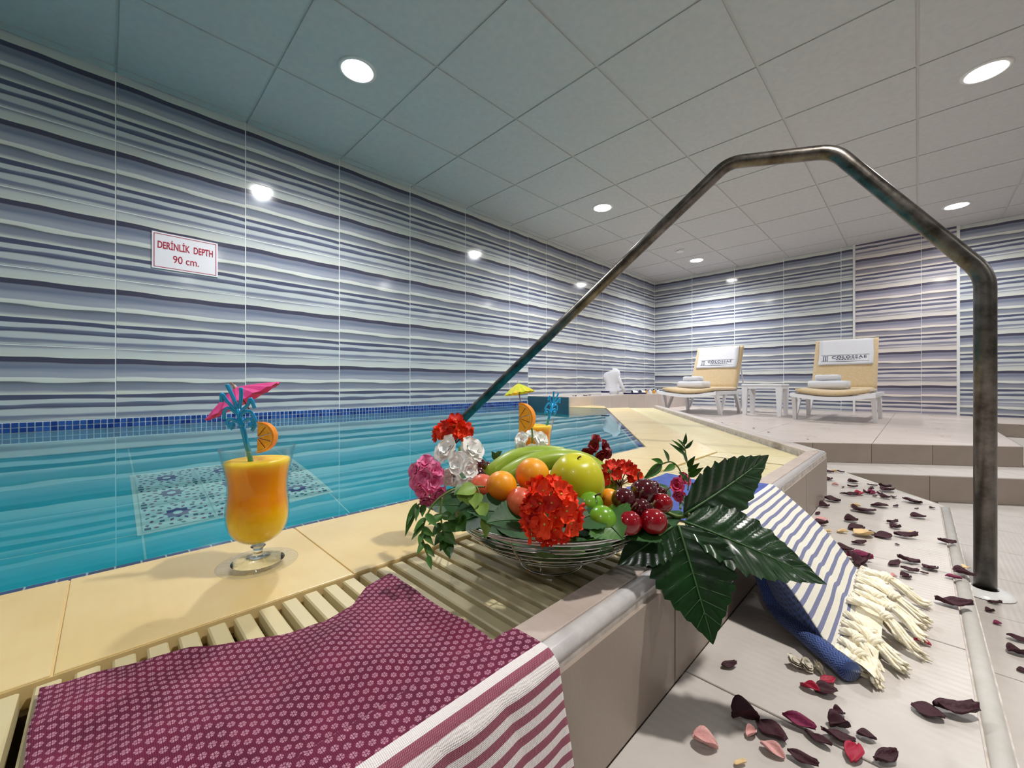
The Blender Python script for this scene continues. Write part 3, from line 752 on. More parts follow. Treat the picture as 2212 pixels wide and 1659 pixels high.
# dark navy rolled fold under the towel
m = M['navy'] = P('navy_weave', srgb(30,50,100), .9, sheen=.2); nt, b = nodes(m); (u, v, _), uu = coord(nt, 'UV')
zig = ((u*(2*pi/.005)).sin()*.0012 + v).fract()
w1 = (((u*(2*pi/.006)).sin()*.0014+v)*(2*pi/.0034)).sin()*.5+.5
setc(m, mix(nt, w1, srgb(20,32,72), srgb(62,88,150))); bump(m, w1, .0004, .8)
cp = [onz(1560,1180,-.21)+Vector((-.02,.02,0)), px(1600,1215,.66), px(1640,1290,.575), px(1695,1350,.535), onz(1760,1388,-.338), onz(1838,1445,-.341)]
cp[0] = Vector((-.225,.80,ZCURB+.006)); cp[1] = Vector((-.190,.775,-.245)); cp[2] = Vector((-.178,.745,-.295))
cp[3] = Vector((-.150,.705,-.332)); cp[4] = Vector((-.105,.665,-.338)); cp[5] = Vector((-.056,.622,-.340))
def spline(p, n=8):
    out = []
    for i in range(len(p)-1):
        a = p[max(i-1,0)]; b_ = p[i]; c = p[i+1]; d = p[min(i+2,len(p)-1)]
        for k in range(n):
            t = k/n; out.append(.5*((2*b_)+(c-a)*t+(2*a-5*b_+4*c-d)*t*t+(3*b_-a-3*c+d)*t**3))
    out.append(p[-1].copy()); return out
path = spline([Vector(p) for p in cp]); n_ = 14; T = MB()
T.tube(path, [.0105+.0035*i/len(path) for i in range(len(path))], n_, up=(0,0,1), flat=.85)
uvn = [(i*.006, j/n_*.075) for i in range(len(path)) for j in range(n_)]
obj('rolled_fold', T, M['navy'], bt, smooth=True, uvs=uvn)['label'] = 'navy blue rolled fold'
# underside sheet from the curb to the rolled fold
T = MB(); rows_ = []
low = rowsT[0]
for j in range(60, NU2+1, 6):
    p = low[j]; f = (j-60)/(NU2-60); q = path[min(int(f*(len(path)-1)*1.0), len(path)-1)]+Vector((0,.004,.0))
    rows_.append([p.lerp(q, k/6)+Vector((0,0,-.004*sin(pi*k/6))) for k in range(7)])
T.grid(rows_); obj('underside', T, M['navy'], bt, smooth=True, uvs=[(p[0], p[1]) for p in T.v])
# tassels
M['tassel'] = mottled('cream_cotton', srgb(246,240,220), srgb(234,222,190), 160, .9, .0008, sheen=.3)
def tassel(p0, p1, h, seed, parent, fat=1.0):
    """cord of twisted cotton strands with a knot, fraying into a brush"""
    r = random.Random(seed); p0 = Vector(p0); p1 = Vector(p1); d = p1-p0; side = Vector((-d.y, d.x, 0)).normalized()
    knot = .46+.10*r.random(); n = 18; wob = r.uniform(-.008, .008); cp_ = []; RRs = []
    for i in range(n+1):
        t = i/n; z = h*sin(pi*min(t*1.15, 1))*(1-t*.3); cp_.append(p0+d*t+side*(wob*sin(pi*t*1.4)+.002*sin(9*t+seed))+Vector((0,0,z)))
        if t < knot: q = .0030+.0016*(1-t/knot)
        else: q = .0026+.0062*((t-knot)/(1-knot))**.75
        RRs.append(q*fat)
    for i, c in enumerate(cp_): c.z = max(c.z, ZSTEP+RRs[i]*.75+.0014)
    mb = MB(); ns = 13
    for k in range(ns):
        ph = k*2.399; rad = sqrt((k+.5)/ns); pts_ = []; rr = []; L_ = 1-.12*r.random()
        for i in range(n+1):
            t = i/n*L_; f = t*n; i0 = min(int(f), n-1); c = cp_[i0].lerp(cp_[i0+1], f-i0); tg = (cp_[min(i0+1,n)]-cp_[max(i0-1,0)]).normalized()
            R_ = RRs[i0]; tw = ph+(t*7 if t < knot else knot*7+(t-knot)*1.2)
            up_ = (Vector((0,0,1))-tg*tg.z).normalized(); p = c+(side*cos(tw)+up_*sin(tw)*.8)*R_*rad
            if t > knot: p += side*sin(t*14+k)*.0010+Vector((0,0,1))*cos(t*11+k*2)*.0006
            p.z = max(p.z, ZSTEP+.0016); pts_.append(p); rr.append((.0021 if t < knot else .0019)*(1 if i < n else .4))
        mb.tube(pts_, rr, 6)
    # the knot: two loops of cord round the bundle
    i0 = int(knot*n); c = cp_[i0]; tg = (cp_[i0+1]-cp_[i0-1]).normalized(); up_ = (Vector((0,0,1))-tg*tg.z).normalized()
    for off, rk in ((-.0032,.0056),(.0002,.0064),(.0036,.0054)):
        lp = [c+tg*(off+.001*sin(2*pi*q/10))+(side*cos(2*pi*q/10)+up_*sin(2*pi*q/10)*.9)*rk*fat*.8 for q in range(11)]
        for p in lp: p.z = max(p.z, ZSTEP+.0025)
        mb.tube(lp, .0026*fat, 8)
    obj('tassel', mb, M['tassel'], parent, smooth=True)
ends = [(1.0,-.004,.948),(.93,.014,.905),(.85,.002,.875),(.78,.018,.845),(.70,.004,.812),(.62,.016,.790),(.54,-.006,.758),(.46,.010,.735),(.37,-.018,.708),(.28,-.006,.682),(.19,-.030,.655),(.10,-.026,.632),(.03,-.044,.640)]
for q, (k, ex, ey) in enumerate(ends):
    a_ = edge_pts[int(k*NY2)]; tassel(a_+Vector((-.010,0,.003)), (ex, ey, ZSTEP+.006), .006+.010*(q % 3 == 1)+.003*(q % 2), q+3, bt, 1.0+.25*(q % 3 == 0))
# cream gathered band between stripes and tassels
T = MB(); rows_ = []
for i in range(0, NY2+1, 1):
    a_ = edge_pts[i]; k = i/NY2; rr_ = []
    for j in range(8):
        t = j/7; p = a_+Vector((.030*t-.002, -.022*t*(1-k*.3), -.002*t)); p.z = max(ZSTEP+.003, p.z+.0030+.0035*sin(i*1.55+j*.5)*t); rr_.append(p)
    rows_.append(rr_)
T.grid(rows_); obj('gathered_edge', T, M['tassel'], bt, smooth=True)

M['glassR'] = bpy.data.materials.new('solid_glass'); M['glassR'].use_nodes = True; nt = M['glassR'].node_tree; nt.nodes.remove(nt.nodes['Principled BSDF'])
g_ = nt.nodes.new('ShaderNodeBsdfGlass'); g_.inputs['IOR'].default_value = 1.42; g_.inputs['Roughness'].default_value = 0; g_.inputs['Color'].default_value = (.98,.99,.98,1); nt.links.new(g_.outputs[0], nt.nodes['Material Output'].inputs[0])
# ---- cocktail glasses ---------------------------------------------------
gprof = [(.0,.0),(.030,.0008),(.0435,.0025),(.0452,.0035),(.0440,.0048),(.030,.0062),(.012,.010),(.0060,.014),(.0050,.018),(.0062,.0225),(.0085,.0245),(.0062,.027),(.0100,.0295),
         (.0215,.035),(.0300,.044),(.0345,.056),(.0358,.068),(.0350,.082),(.0338,.096),(.0345,.110),(.0370,.125),(.0400,.139),(.0425,.151)]
def sm(pr, n=4):
    out = []
    for i in range(len(pr)-1):
        a = pr[max(i-1,0)]; b_ = pr[i]; c = pr[i+1]; d = pr[min(i+2,len(pr)-1)]
        for k in range(n):
            t = k/n; out.append(tuple(.5*((2*b_[q])+(c[q]-a[q])*t+(2*a[q]-5*b_[q]+4*c[q]-d[q])*t*t+(3*b_[q]-a[q]-3*c[q]+d[q])*t**3) for q in (0,1)))
    out.append(pr[-1]); return [(max(r,0), z) for r, z in out]
def cocktail(loc, label):
    t = thing('cocktail_glass', label, 'drink', loc); c = Vector(loc)
    a = MB(); outer = sm(gprof); inner = [(max(r-.0013,.0001), z) for r, z in outer if z > .0355][::-1]
    foot = [p for p in outer if p[1] <= .0062]; stem_ = [p for p in outer if .0062 <= p[1] <= .0245]; bowl = [p for p in outer if p[1] > .0245]
    a.lathe([(.0,.0)]+foot[1:], 48, c=c); obj('foot', a, M['glass'], t, True)
    a = MB(); a.lathe([(.0,.0064)]+stem_+[(.0,.0250)], 32, c=c); obj('stem', a, M['glassR'], t, True)
    a = MB(); a.lathe([(.0,.0252)]+bowl+[(.0421,.1518)]+inner+[(0,.0335)], 48, c=c); obj('glass_bowl', a, M['glass'], t, True)
    jp = [(0,.0300)]+[(max(r-.0016,.001), z) for r, z in sm(gprof) if .0300 < z < .1345]
    jp += [(jp[-1][0]-.001, .1352), (.030,.1362), (.018,.1350), (0,.1345)]
    a = MB(); a.lathe(jp, 40); me_ = a.mesh('juice', M['juice'], True); o = link('juice', me_, t, (0,0,0)); return t
g1p = Vector((-.600,.138, ZCOP+.0004)); g2p = px(1158, 830, .95); g2p.z = ZCOP+.0004
cocktail(g1p, 'tall glass of orange juice with pink paper umbrella on the near coping')
cocktail(g2p, 'glass of orange juice with yellow paper umbrella behind the fruit bowl')
M['straw'] = P('blue_plastic', srgb(0,160,222), .25, coat=.4); M['stick'] = mottled('bamboo_stick', srgb(176,128,84), srgb(150,104,66), 60, .6)
def palm_straw(base, top, lean, sc, label, R_):
    """flat plastic palm: trunk, crown of drooping fronds, lower tier"""
    base = Vector(base); top = Vector(top); t = thing('drink_stirrer', label, 'stirrer', tuple(base))
    a = MB(); a.tube([base, base.lerp(top, .5), top], .0030*sc, 8); obj('stem', a, M['straw'], t, True)
    side = CAMR*cos(R_)+CAMF*sin(R_)*1.0; upv = (top-base).normalized()
    def fr(o_, pts_):
        a = MB(); a.tube(spline([o_+side*x*sc+upv*z*sc for x, z in pts_], 5), [.0026*sc]*4+[.0022*sc]*50 and .0023*sc, 6, up=tuple(side.cross(upv)), flat=.6); obj('frond', a, M['straw'], t, True)
    o_ = top
    fr(o_, [(0,-.004),(-.003,.016),(-.006,.030)]); fr(o_, [(0,-.004),(.006,.012),(.009,.026)])
    fr(o_, [(0,-.006),(-.010,.008),(-.014,.018),(-.0165,.008)]); fr(o_, [(0,-.006),(.012,.004),(.017,.012),(.019,.0)])
    fr(o_, [(0,-.010),(-.010,.000),(-.016,-.004),(-.019,-.014)]); fr(o_, [(0,-.010),(.010,-.004),(.015,-.008),(.017,-.018)])
    fr(o_, [(0,-.020),(-.012,-.014),(-.016,-.020),(-.012,-.028)]); fr(o_, [(0,-.020),(.010,-.014),(.015,-.022),(.010,-.030)])
    for q in (-.011, 0, .011):
        a = MB(); c = o_+side*q*sc+upv*(-.022)*sc; a.lathe([(0,-.004*sc),(.0035*sc,-.002*sc),(.0035*sc,.002*sc),(0,.004*sc)], 8, c=c); obj('coconut', a, M['straw'], t, True)
def umbrella(apex, axis, R_, h, col1, col2, tip_len, stick_end, label):
    apex = Vector(apex); axis = Vector(axis).normalized(); ry = apex.normalized(); axis = (axis-ry*axis.dot(ry)-ry*.10).normalized(); t = thing('paper_umbrella', label, 'paper umbrella', tuple(stick_end))
    x = axis.orthogonal().normalized(); y = axis.cross(x); N = 16; rings = []
    a = MB(); vs = [apex]; K_ = 8
    for k in range(1, K_+1):
        f = k/K_
        for j in range(N*2):
            an = pi*j/N; pl_ = 0 if j % 2 else 1
            r = R_*f*(1-.05*(1-pl_)*f); dz = h*(f**1.25)-(.0016*pl_*f)
            vs.append(apex+axis*dz+(x*cos(an)+y*sin(an))*r)
    n2 = N*2; fs = [(0, 1+(j+1)%n2, 1+j) for j in range(n2)]
    for k in range(K_-1):
        for j in range(n2): fs.append((1+k*n2+j, 1+k*n2+(j+1)%n2, 1+(k+1)*n2+(j+1)%n2, 1+(k+1)*n2+j))
    a.add(vs, fs); m = P('paper', col1, .7, sss=.0); nt, b = nodes(m); (_, v) = coord(nt); setc(m, ramp(nt, nz(nt, v, 45, 2), [(.45, col1), (.62, col2)]))
    b.inputs['Transmission Weight'].default_value = 0
    o = obj('canopy', a, m, t); md = o.modifiers.new('thick', 'SOLIDIFY'); md.thickness = .0003
    a = MB(); a.tube([apex-axis*tip_len, Vector(stick_end)], .0010, 6); obj('stick', a, M['stick'], t, True)
    a = MB(); a.tube([apex-axis*.004, apex+axis*.001], [.0022,.0030], 8); obj('paper_collar', a, M['towel'], t, True)
    for j in range(0, n2, 4):
        a = MB(); an = pi*j/N; e = apex+axis*(h*.95+.0008)+(x*cos(an)+y*sin(an))*R_*.97; a.tube([apex+axis*(h*.15+.001), e], .0006, 5); obj('rib', a, M['stick'], t)
M['flesh'] = mottled('orange_flesh', srgb(250,160,10), srgb(255,190,40), 300, .3, .0006, coat=.4)
M['rind'] = mottled('orange_rind', srgb(255,160,0), srgb(250,146,0), 500, .4, .0004)
def orange_slice(c, R_, th, face, flat_dir, label):
    """half disc: `face` = disc normal, `flat_dir` points from the cut side to the round side"""
    Mx = basis(flat_dir, face, c); t = thing('orange_slice', label, 'orange slice', tuple(c))
    def half(r0, r1, z0, z1, name, mat, n=20):
        a = MB(); pl_ = [(r1*cos(-pi/2+pi*k/n), r1*sin(-pi/2+pi*k/n)) for k in range(n+1)]
        if r0: pl_ = pl_  # ring
        if r0:
            vs = []; 
            for k in range(n+1):
                an = -pi/2+pi*k/n
                for r, z in ((r0,z0),(r1,z0),(r1,z1),(r0,z1)): vs.append((r*cos(an), r*sin(an), z))
            fs = [(k*4+q, k*4+(q+1)%4, k*4+4+(q+1)%4, k*4+4+q) for k in range(n) for q in range(4)]+[(3,2,1,0),(n*4,n*4+1,n*4+2,n*4+3)]
            a.add([Mx @ Vector(p) for p in vs], fs)
        else:
            a.prism(pl_, z0, z1); a.v = [tuple(Mx @ Vector(p)) for p in a.v]
        obj(name, a, mat, t)
    half(R_*.90, R_, -th/2, th/2, 'rind', M['rind']); half(R_*.84, R_*.90, -th/2+.0002, th/2-.0002, 'pith', P('pith', srgb(250,206,110), .6))
    for k in range(5):
        a = MB(); a0 = -pi/2+pi*k/5+.03; a1 = a0+pi/5-.06
        pl_ = [(.0015*cos((a0+a1)/2), .0015*sin((a0+a1)/2))]+[(R_*.83*cos(a0+(a1-a0)*q/5), R_*.83*sin(a0+(a1-a0)*q/5)) for q in range(6)]
        a.prism(ccw(pl_), -th/2, th/2, bev=.0006); a.v = [tuple(Mx @ Vector(p)) for p in a.v]; obj('segment', a, M['flesh'], t)
d1 = .520
palm_straw(px(545, 1010, d1-.004), px(514, 882, d1-.030), 0, 1.0, 'blue palm shaped stirrer in the front glass', .1)
umbrella(px(508, 838, d1+.03), px(570, 925, d1)-px(508, 838, d1), .050, .022, srgb(226,60,140), srgb(236,84,160), .008, px(572, 935, d1+.005), 'pink paper cocktail umbrella in the front glass')
orange_slice(px(560, 945, d1+.01), .0200, .016, (CAMF*-.95+CAMR*.10+UP*.05), (CAMR*.95+CAMF*.2), 'orange slice on the rim of the front glass')
d2 = .95
palm_straw(px(1180, 925, d2), px(1194, 872, d2), 0, .98, 'blue palm shaped stirrer in the glass behind the fruit bowl', .5)
umbrella(px(1119, 829, d2-.01), px(1127, 880, d2)-px(1119, 829, d2), .036, .024, srgb(206,214,40), srgb(244,206,60), .006, px(1129, 905, d2), 'yellow paper cocktail umbrella in the glass behind the fruit bowl')
orange_slice(px(1124, 903, d2-.03), .034, .020, (CAMF*-.72+CAMR*-.5), (CAMR*.9+CAMF*-.4), 'orange slice on the rim of the rear glass')

# ---- fruit bowl -----------------------------------------------------------
BC = Vector((-.343, .416, ZCOP-.003))
fbw = thing('fruit_bowl', 'silver wire fruit bowl on the slatted grating', 'bowl', tuple(BC))
def ring(c, r, w_, n=72):
    a = MB(); vs = []
    for i in range(n):
        an = 2*pi*i/n; rad = Vector((cos(an), sin(an), 0))
        for j in range(8):
            q = 2*pi*j/8; vs.append(c+rad*(r+w_*cos(q))+UP*w_*sin(q))
    a.add(vs, [(i*8+j, ((i+1)%n)*8+j, ((i+1)%n)*8+(j+1)%8, i*8+(j+1)%8) for i in range(n) for j in range(8)]); return a
obj('foot_ring', ring(BC+UP*.0018, .040, .0016), M['chrome'], fbw, True)
obj('foot_ring', ring(BC+UP*.016, .034, .0010), M['chrome'], fbw, True)
bpr = [(.046,.0165),(.058,.0200),(.070,.0250),(.082,.0310),(.093,.0380),(.102,.0450),(.110,.0525),(.117,.0600),(.1205,.0650),(.125,.0720),(.127,.0755)]
bpr = bpr[:1]+bpr[1::1]
for r, z in bpr: obj('wire_ring', ring(BC+UP*z, r, .00085 if r < .125 else .0015), M['chrome'], fbw, True)
for k in range(4):
    an = k*pi/2+.35; a = MB(); a.tube([BC+Vector((cos(an)*r, sin(an)*r, z-.002)) for r, z in [(.034,.016),(.040,.0018)]][::-1]+[BC+Vector((cos(an)*(r-.0), sin(an)*r, z-.0015)) for r, z in [(.034,.015)]+bpr], .0011, 6)
    obj('cross_wire', a, M['chrome'], fbw, True)

def leafmesh(L_, W_, n=18, m=5, serr=0, sd=.06, cup=.12, droop=.15, corr=0., veins=8, tipsharp=1.0, seed=0):
    """leaf along +X, width along Y, upper side +Z"""
    mb = MB(); rows_ = []; r = random.Random(seed)
    for i in range(n+1):
        t = i/n; base = (sin(pi*t**.74))**.9*(1-.35*t**3) if 0 < t < 1 else 0
        wdt = W_/2*base*1.08
        row = []
        for j in range(-m, m+1):
            a = j/m; e = 1.0
            if serr and abs(a) == 1: e = 1+sd*(((t*serr)%1.0)*1.6-.6)
            y = a*wdt*e; q = abs(a)
            z = cup*W_*(q**1.5)*base - droop*L_*t*t
            if corr:
                ph = (t*veins-q*1.5); z += corr*abs(sin(pi*ph))*min(q*2.5, 1)*base
            x = t*L_ + (-.05*L_*(q**2)*base if serr else 0) + (.10*L_*q*base*(.4 if serr else 0))
            row.append(Vector((x, y, z)))
        rows_.append(row)
    mb.grid(rows_, flip=True); return mb
def leaf_mat(name, c1, c2, rough, coat=0., trans=0.):
    m = P(name, c1, rough, coat=coat, croug=.12); nt, b = nodes(m); (_, v) = coord(nt); setc(m, ramp(nt, nz(nt, v, 40, 3), [(.35, c1), (.65, c2)])); return m
M['leafD'] = leaf_mat('dark_leaf', srgb(14,44,14), srgb(20,58,20), .30, .25); M['leafV'] = P('leaf_vein', srgb(60,96,50), .5)
M['leafG'] = leaf_mat('garnish_green', srgb(22,62,20), srgb(32,80,28), .55)
M['leafM'] = leaf_mat('mid_leaf', srgb(48,92,28), srgb(66,112,38), .4, .1); M['leafL'] = leaf_mat('light_leaf', srgb(112,146,52), srgb(140,170,76), .45)
M['stemG'] = P('green_stem', srgb(104,128,60), .5)
def add_leaf(parent, base, tip, W_, nrm, mat, name='leaf', vein=None, **k):
    base = Vector(base); tip = Vector(tip); L_ = (tip-base).length; droop = k.get('droop', .15)
    mb = leafmesh(L_, W_, **k); Mx = basis(tip-base, nrm, base)
    # compensate droop so the tip lands on `tip`
    Mx = Mx @ Matrix.Rotation(-math.atan(droop), 4, 'Y')
    mb.v = [tuple(Mx @ Vector(p)) for p in mb.v]
    o = obj(name, mb, mat, parent, smooth=True)
    if vein:
        a = MB(); pts_ = [Mx @ Vector((t/10*L_*.97, 0, -droop*L_*(t/10)**2+.0006)) for t in range(11)]
        a.tube(pts_, [.0013*vein*(1-.8*t/10)+.0002 for t in range(11)], 6); obj('midrib', a, M['leafV'], o, True)
        if vein > .9:
            a = MB(); N_ = k.get('veins', 8)
            for i in range(1, N_):
                for sg_ in (-1, 1):
                    t0 = i/N_*.86; w0 = W_/2*(sin(pi*min(t0+.12,1)**.72))**.85; pp = []
                    for q in range(6):
                        f = q/5*.92; tt = t0+f*.14; pp.append(Mx @ Vector((tt*L_, sg_*w0*f, k.get('cup',.12)*W_*f**1.5-droop*L_*tt*tt+.0008)))
                    a.tube(pp, [.00028]*5+[.0001], 4)
            obj('side_vein', a, M['leafV'], o, True)
    return o
# the big five-fingered leaf
pal = thing('creeper_leaf', 'large glossy dark green five-fingered leaf at the right of the fruit bowl', 'leaf', tuple(px(1468, 1122, .47)))
hub = px(1468, 1122, .470)
V1 = dict(serr=11, sd=.10, cup=.06, droop=.12, corr=.0034, veins=8, n=66, m=8)
tw = (-CAMF*.55+UP*.80)
add_leaf(pal, px(1476,1112,.47), px(1660,984,.53), .064, -CAMF*.85+CAMR*.45+UP*.25, M['leafD'], 'leaflet', 1.0, **V1)
add_leaf(pal, px(1478,1128,.46), px(1784,1262,.43), .070, UP*.75-CAMF*.75+CAMR*.15, M['leafD'], 'leaflet', 1.0, **dict(V1, corr=.0042))
add_leaf(pal, px(1465,1135,.455), px(1540,1392,.405), .082, -CAMF*1.0+UP*.08-CAMR*.15, M['leafD'], 'leaflet', 1.0, **dict(V1, corr=.0022, droop=.10))
add_leaf(pal, px(1452,1138,.45), px(1334,1222,.44), .046, UP*.5-CAMF*.8, M['leafD'], 'leaflet', .8, **dict(V1, serr=8, corr=.0010, droop=.06))
add_leaf(pal, px(1485,1110,.48), px(1590,1100,.56), .050, UP*.9-CAMF*.4, M['leafD'], 'leaflet', .6, **dict(V1, serr=8, corr=.002))
a = MB(); a.tube(spline([hub+CAMF*.03-CAMR*.03+UP*.012, hub+CAMF*.01, hub+CAMR*.012+UP*.006]), .0024, 8); obj('leaf_stalk', a, M['stemG'], pal, True)

# dark leaves lining the rim
k = 0
for (u0,v0,e0,u1,v1,e1,W_,lab) in [
    (1040,1100,.50, 912,1092,.50,.050,'dark leaf reaching left over the rim below the pink flower'),
    (1060,1105,.47, 955,1150,.46,.040,'dark leaf drooping over the left rim below the white flower'),
    (1100,1110,.45,1010,1105,.44,.046,'dark leaf under the two left apricots'),
    (1130,1125,.44,1052,1130,.42,.042,'dark leaf at the front rim left of the orange-red geranium'),
    (1290,1110,.44,1218,1140,.415,.045,'dark leaf with pale vein at the front rim right of the geranium'),
    (1300,1120,.43,1345,1165,.415,.060,'mid green leaf curling over the front rim under the green plums'),
    (1240,1135,.43,1300,1160,.415,.046,'dark leaf lying along the front rim below the plums'),
    (1400,1140,.45,1350,1165,.43,.046,'dark leaf under the front cherries'),
    (1420,1110,.50,1452,1150,.46,.046,'dark leaf between the cherries and the big creeper leaf'),
    (1040,1040,.62, 980,1010,.66,.045,'dark leaf standing behind the white snapdragon'),
    (1150,1010,.68,1080, 985,.73,.035,'small leaf behind the bananas'),
    (1400,1080,.58,1440,1050,.62,.040,'dark leaf behind the cherries')]:
    t = thing('garnish_leaf', lab, 'leaf', tuple(px(u0,v0,e0))); k += 1
    add_leaf(t, px(u0,v0,e0), px(u1,v1,e1), W_, UP*.8-CAMF*.5, M['leafM'] if 'mid green' in lab else M['leafG'], 'blade', .6, serr=9, sd=.05, cup=.15, droop=.2, corr=.0003, n=36, m=5, seed=k)

# a dense lining of leaves inside the wires
for k in range(11):
    an = k*2*pi/11+.2; d_ = Vector((cos(an), sin(an), 0)); t = thing('garnish_leaf', 'dark leaf lining the inside of the wire bowl beneath the fruit', 'leaf', tuple(BC+d_*.02+UP*.024), 'leaves lining the bowl')
    add_leaf(t, BC+d_*.008+UP*(.0200+.0004*k), BC+d_*.116+UP*.0625, .084, UP-d_*.45, M['leafM'] if k % 3 == 0 else M['leafG'], 'blade', 0, cup=.16, droop=-.58, n=12, m=4)
# fruit
def fruit_mat(name, stops, scale=18, rough=.3, coat=.25, axis=None, bumpd=0):
    m = P(name, stops[0][1], rough, coat=coat, croug=.1, sss=.15); nt, b = nodes(m); (x, y, z), v = coord(nt)
    f = nz(nt, v, scale, 3, .6)
    if axis: f = f*.45 + (x*axis[0]+y*axis[1]+z*axis[2]) + .28
    setc(m, ramp(nt, f, stops)); return m
M['apricot'] = fruit_mat('apricot_skin', [(.30, srgb(196,60,20)), (.45, srgb(226,120,10)), (.65, srgb(244,164,10))], 14, .42, .1, (6,6,9))
M['apricotR'] = fruit_mat('blushed_apricot', [(.35, srgb(190,60,50)), (.6, srgb(220,104,60))], 16, .45, .1)
M['apple'] = fruit_mat('yellow_apple', [(.30, srgb(166,172,8)), (.55, srgb(200,196,24)), (.75, srgb(214,210,50))], 10, .34, .15, (3,3,3))
M['plum'] = fruit_mat('green_plum', [(.35, srgb(92,150,20)), (.65, srgb(130,178,50))], 16, .25, .4)
M['cherry'] = fruit_mat('dark_cherry', [(.35, srgb(54,2,12)), (.65, srgb(84,4,20))], 14, .12, .9)
M['cherryR'] = fruit_mat('red_cherry', [(.35, srgb(120,2,16)), (.65, srgb(160,8,28))], 14, .12, .9)
M['banana'] = fruit_mat('green_banana', [(.35, srgb(128,156,28)), (.65, srgb(158,180,58))], 12, .4, .15)
M['bstem'] = P('brown_stem', srgb(86,62,30), .7)
def sphere_fruit(name, cat, label, c, r, mat, groove=0., sx=1., sz=1., dimple=.0, tilt=(0,0), stem=0, group=None):
    t = thing(name, label, cat, (c.x, c.y, c.z), group); a = MB(); n, m_ = 32, 20; prof_ = []
    R3 = Euler((tilt[0], tilt[1], 0)).to_matrix().to_4x4()
    vs = []
    for i in range(m_+1):
        ph = pi*i/m_
        for j in range(n):
            an = 2*pi*j/n; q = 1-dimple*math.exp(-(ph/.35)**2)-dimple*.6*math.exp(-((pi-ph)/.3)**2)
            if groove:
                da = min(abs(an-4.0), 2*pi-abs(an-4.0)); q -= groove*math.exp(-(da/.16)**2)*sin(ph)**.5
            vs.append(R3 @ Vector((sin(ph)*cos(an)*r*sx*q, sin(ph)*sin(an)*r*sx*q, cos(ph)*r*sz*q)))
    a.add(vs, [(i*n+j, (i+1)*n+j, (i+1)*n+(j+1)%n, i*n+(j+1)%n) for i in range(m_) for j in range(n)])
    link('skin', a.mesh('skin', mat, True), t, (0,0,0))
    if stem:
        a = MB(); top = R3 @ Vector((0,0,r*sz*(1-dimple))); d_ = R3 @ Vector((.3,.1,1)).normalized()
        a.tube([top-d_*.002, top+d_*stem*.5, top+d_*stem+Vector((.002,.001,0))], [.0011,.0009,.0013], 6); link('stem', a.mesh('stem', M['bstem'], True), t, (0,0,0))
    return t
def ft(name, cat, lab, u, v, rp, d, mat, **k): sphere_fruit(name, cat, lab, px(u, v, d), rp/FPX*d, mat, **k)
ft('apple', 'apple', 'large yellow-green apple in the middle of the bowl', 1245, 1046, 62, .50, M['apple'], sz=1.14, sx=.97, dimple=.12, tilt=(.25,.25), stem=.004)
ft('apricot', 'apricot', 'topmost apricot left of the yellow apple', 1150, 1027, 37, .49, M['apricot'], groove=.05, tilt=(.3,-.3))
ft('apricot', 'apricot', 'apricot in front of the bananas, above the dark leaves at left', 1083, 1052, 34, .47, M['apricot'], groove=.05, tilt=(-.2,.4))
ft('apricot', 'apricot', 'reddish apricot furthest left, beside the white snapdragon', 1042, 1054, 29, .50, M['apricotR'], groove=.05)
ft('apricot', 'apricot', 'low apricot tucked behind the orange-red geranium', 1124, 1087, 33, .455, M['apricotR'], groove=.05, tilt=(0,.4))
ft('apricot', 'apricot', 'bright orange apricot between the apple and the cherries', 1316, 1078, 22, .50, M['apricot'], groove=.03)
ft('plum', 'plum', 'upper green plum with dried calyx below the apple', 1276, 1090, 27, .455, M['plum'], stem=.006, tilt=(.2,.6))
ft('plum', 'plum', 'large front green plum behind the mid green leaf', 1301, 1124, 31, .435, M['plum'])
ft('plum', 'plum', 'small green plum beside the red front cherry', 1330, 1112, 22, .46, M['plum'])
ft('plum', 'plum', 'low green plum at the front rim half covered by the leaf', 1322, 1138, 24, .44, M['plum'])
for (u, v, r, d, mt, lab) in [
    (1347,1079,25,.46,'cherry','very dark cherry nearest the orange apricot'),
    (1391,1062,28,.485,'cherry','largest dark cherry at the top of the cluster'),
    (1384,1097,21,.455,'cherry','dark cherry in the centre of the cluster'),
    (1431,1087,21,.475,'cherryR','red cherry with pale highlight at the right of the cluster'),
    (1358,1129,27,.435,'cherryR','bright red cherry at the front left of the cluster'),
    (1412,1127,28,.44,'cherryR','wide deep red cherry at the front right of the cluster'),
    (1429,1064,12,.55,'cherry','tiny dark cherry behind the cluster by the blue towel'),
    (1412,1050,12,.57,'cherry','half hidden dark cherry behind the cluster'),
    (1385,1140,22,.46,'cherry','shaded cherry under the two front cherries'),
    (1034,1006,17,.60,'cherry','upper dark cherry between white snapdragon and bananas'),
    (1032,1028,18,.58,'cherry','lower dark cherry between white snapdragon and bananas'),
    (1050,1012,15,.61,'cherry','right dark cherry beside the banana tip')]:
    ft('cherry', 'cherry', lab, u, v, r, d, M[mt], dimple=.06, sx=1.04, stem=.010 if r > 20 else 0, tilt=(.5*rnd.uniform(-1,1), .5*rnd.uniform(-1,1)), group='cherries in the bowl')
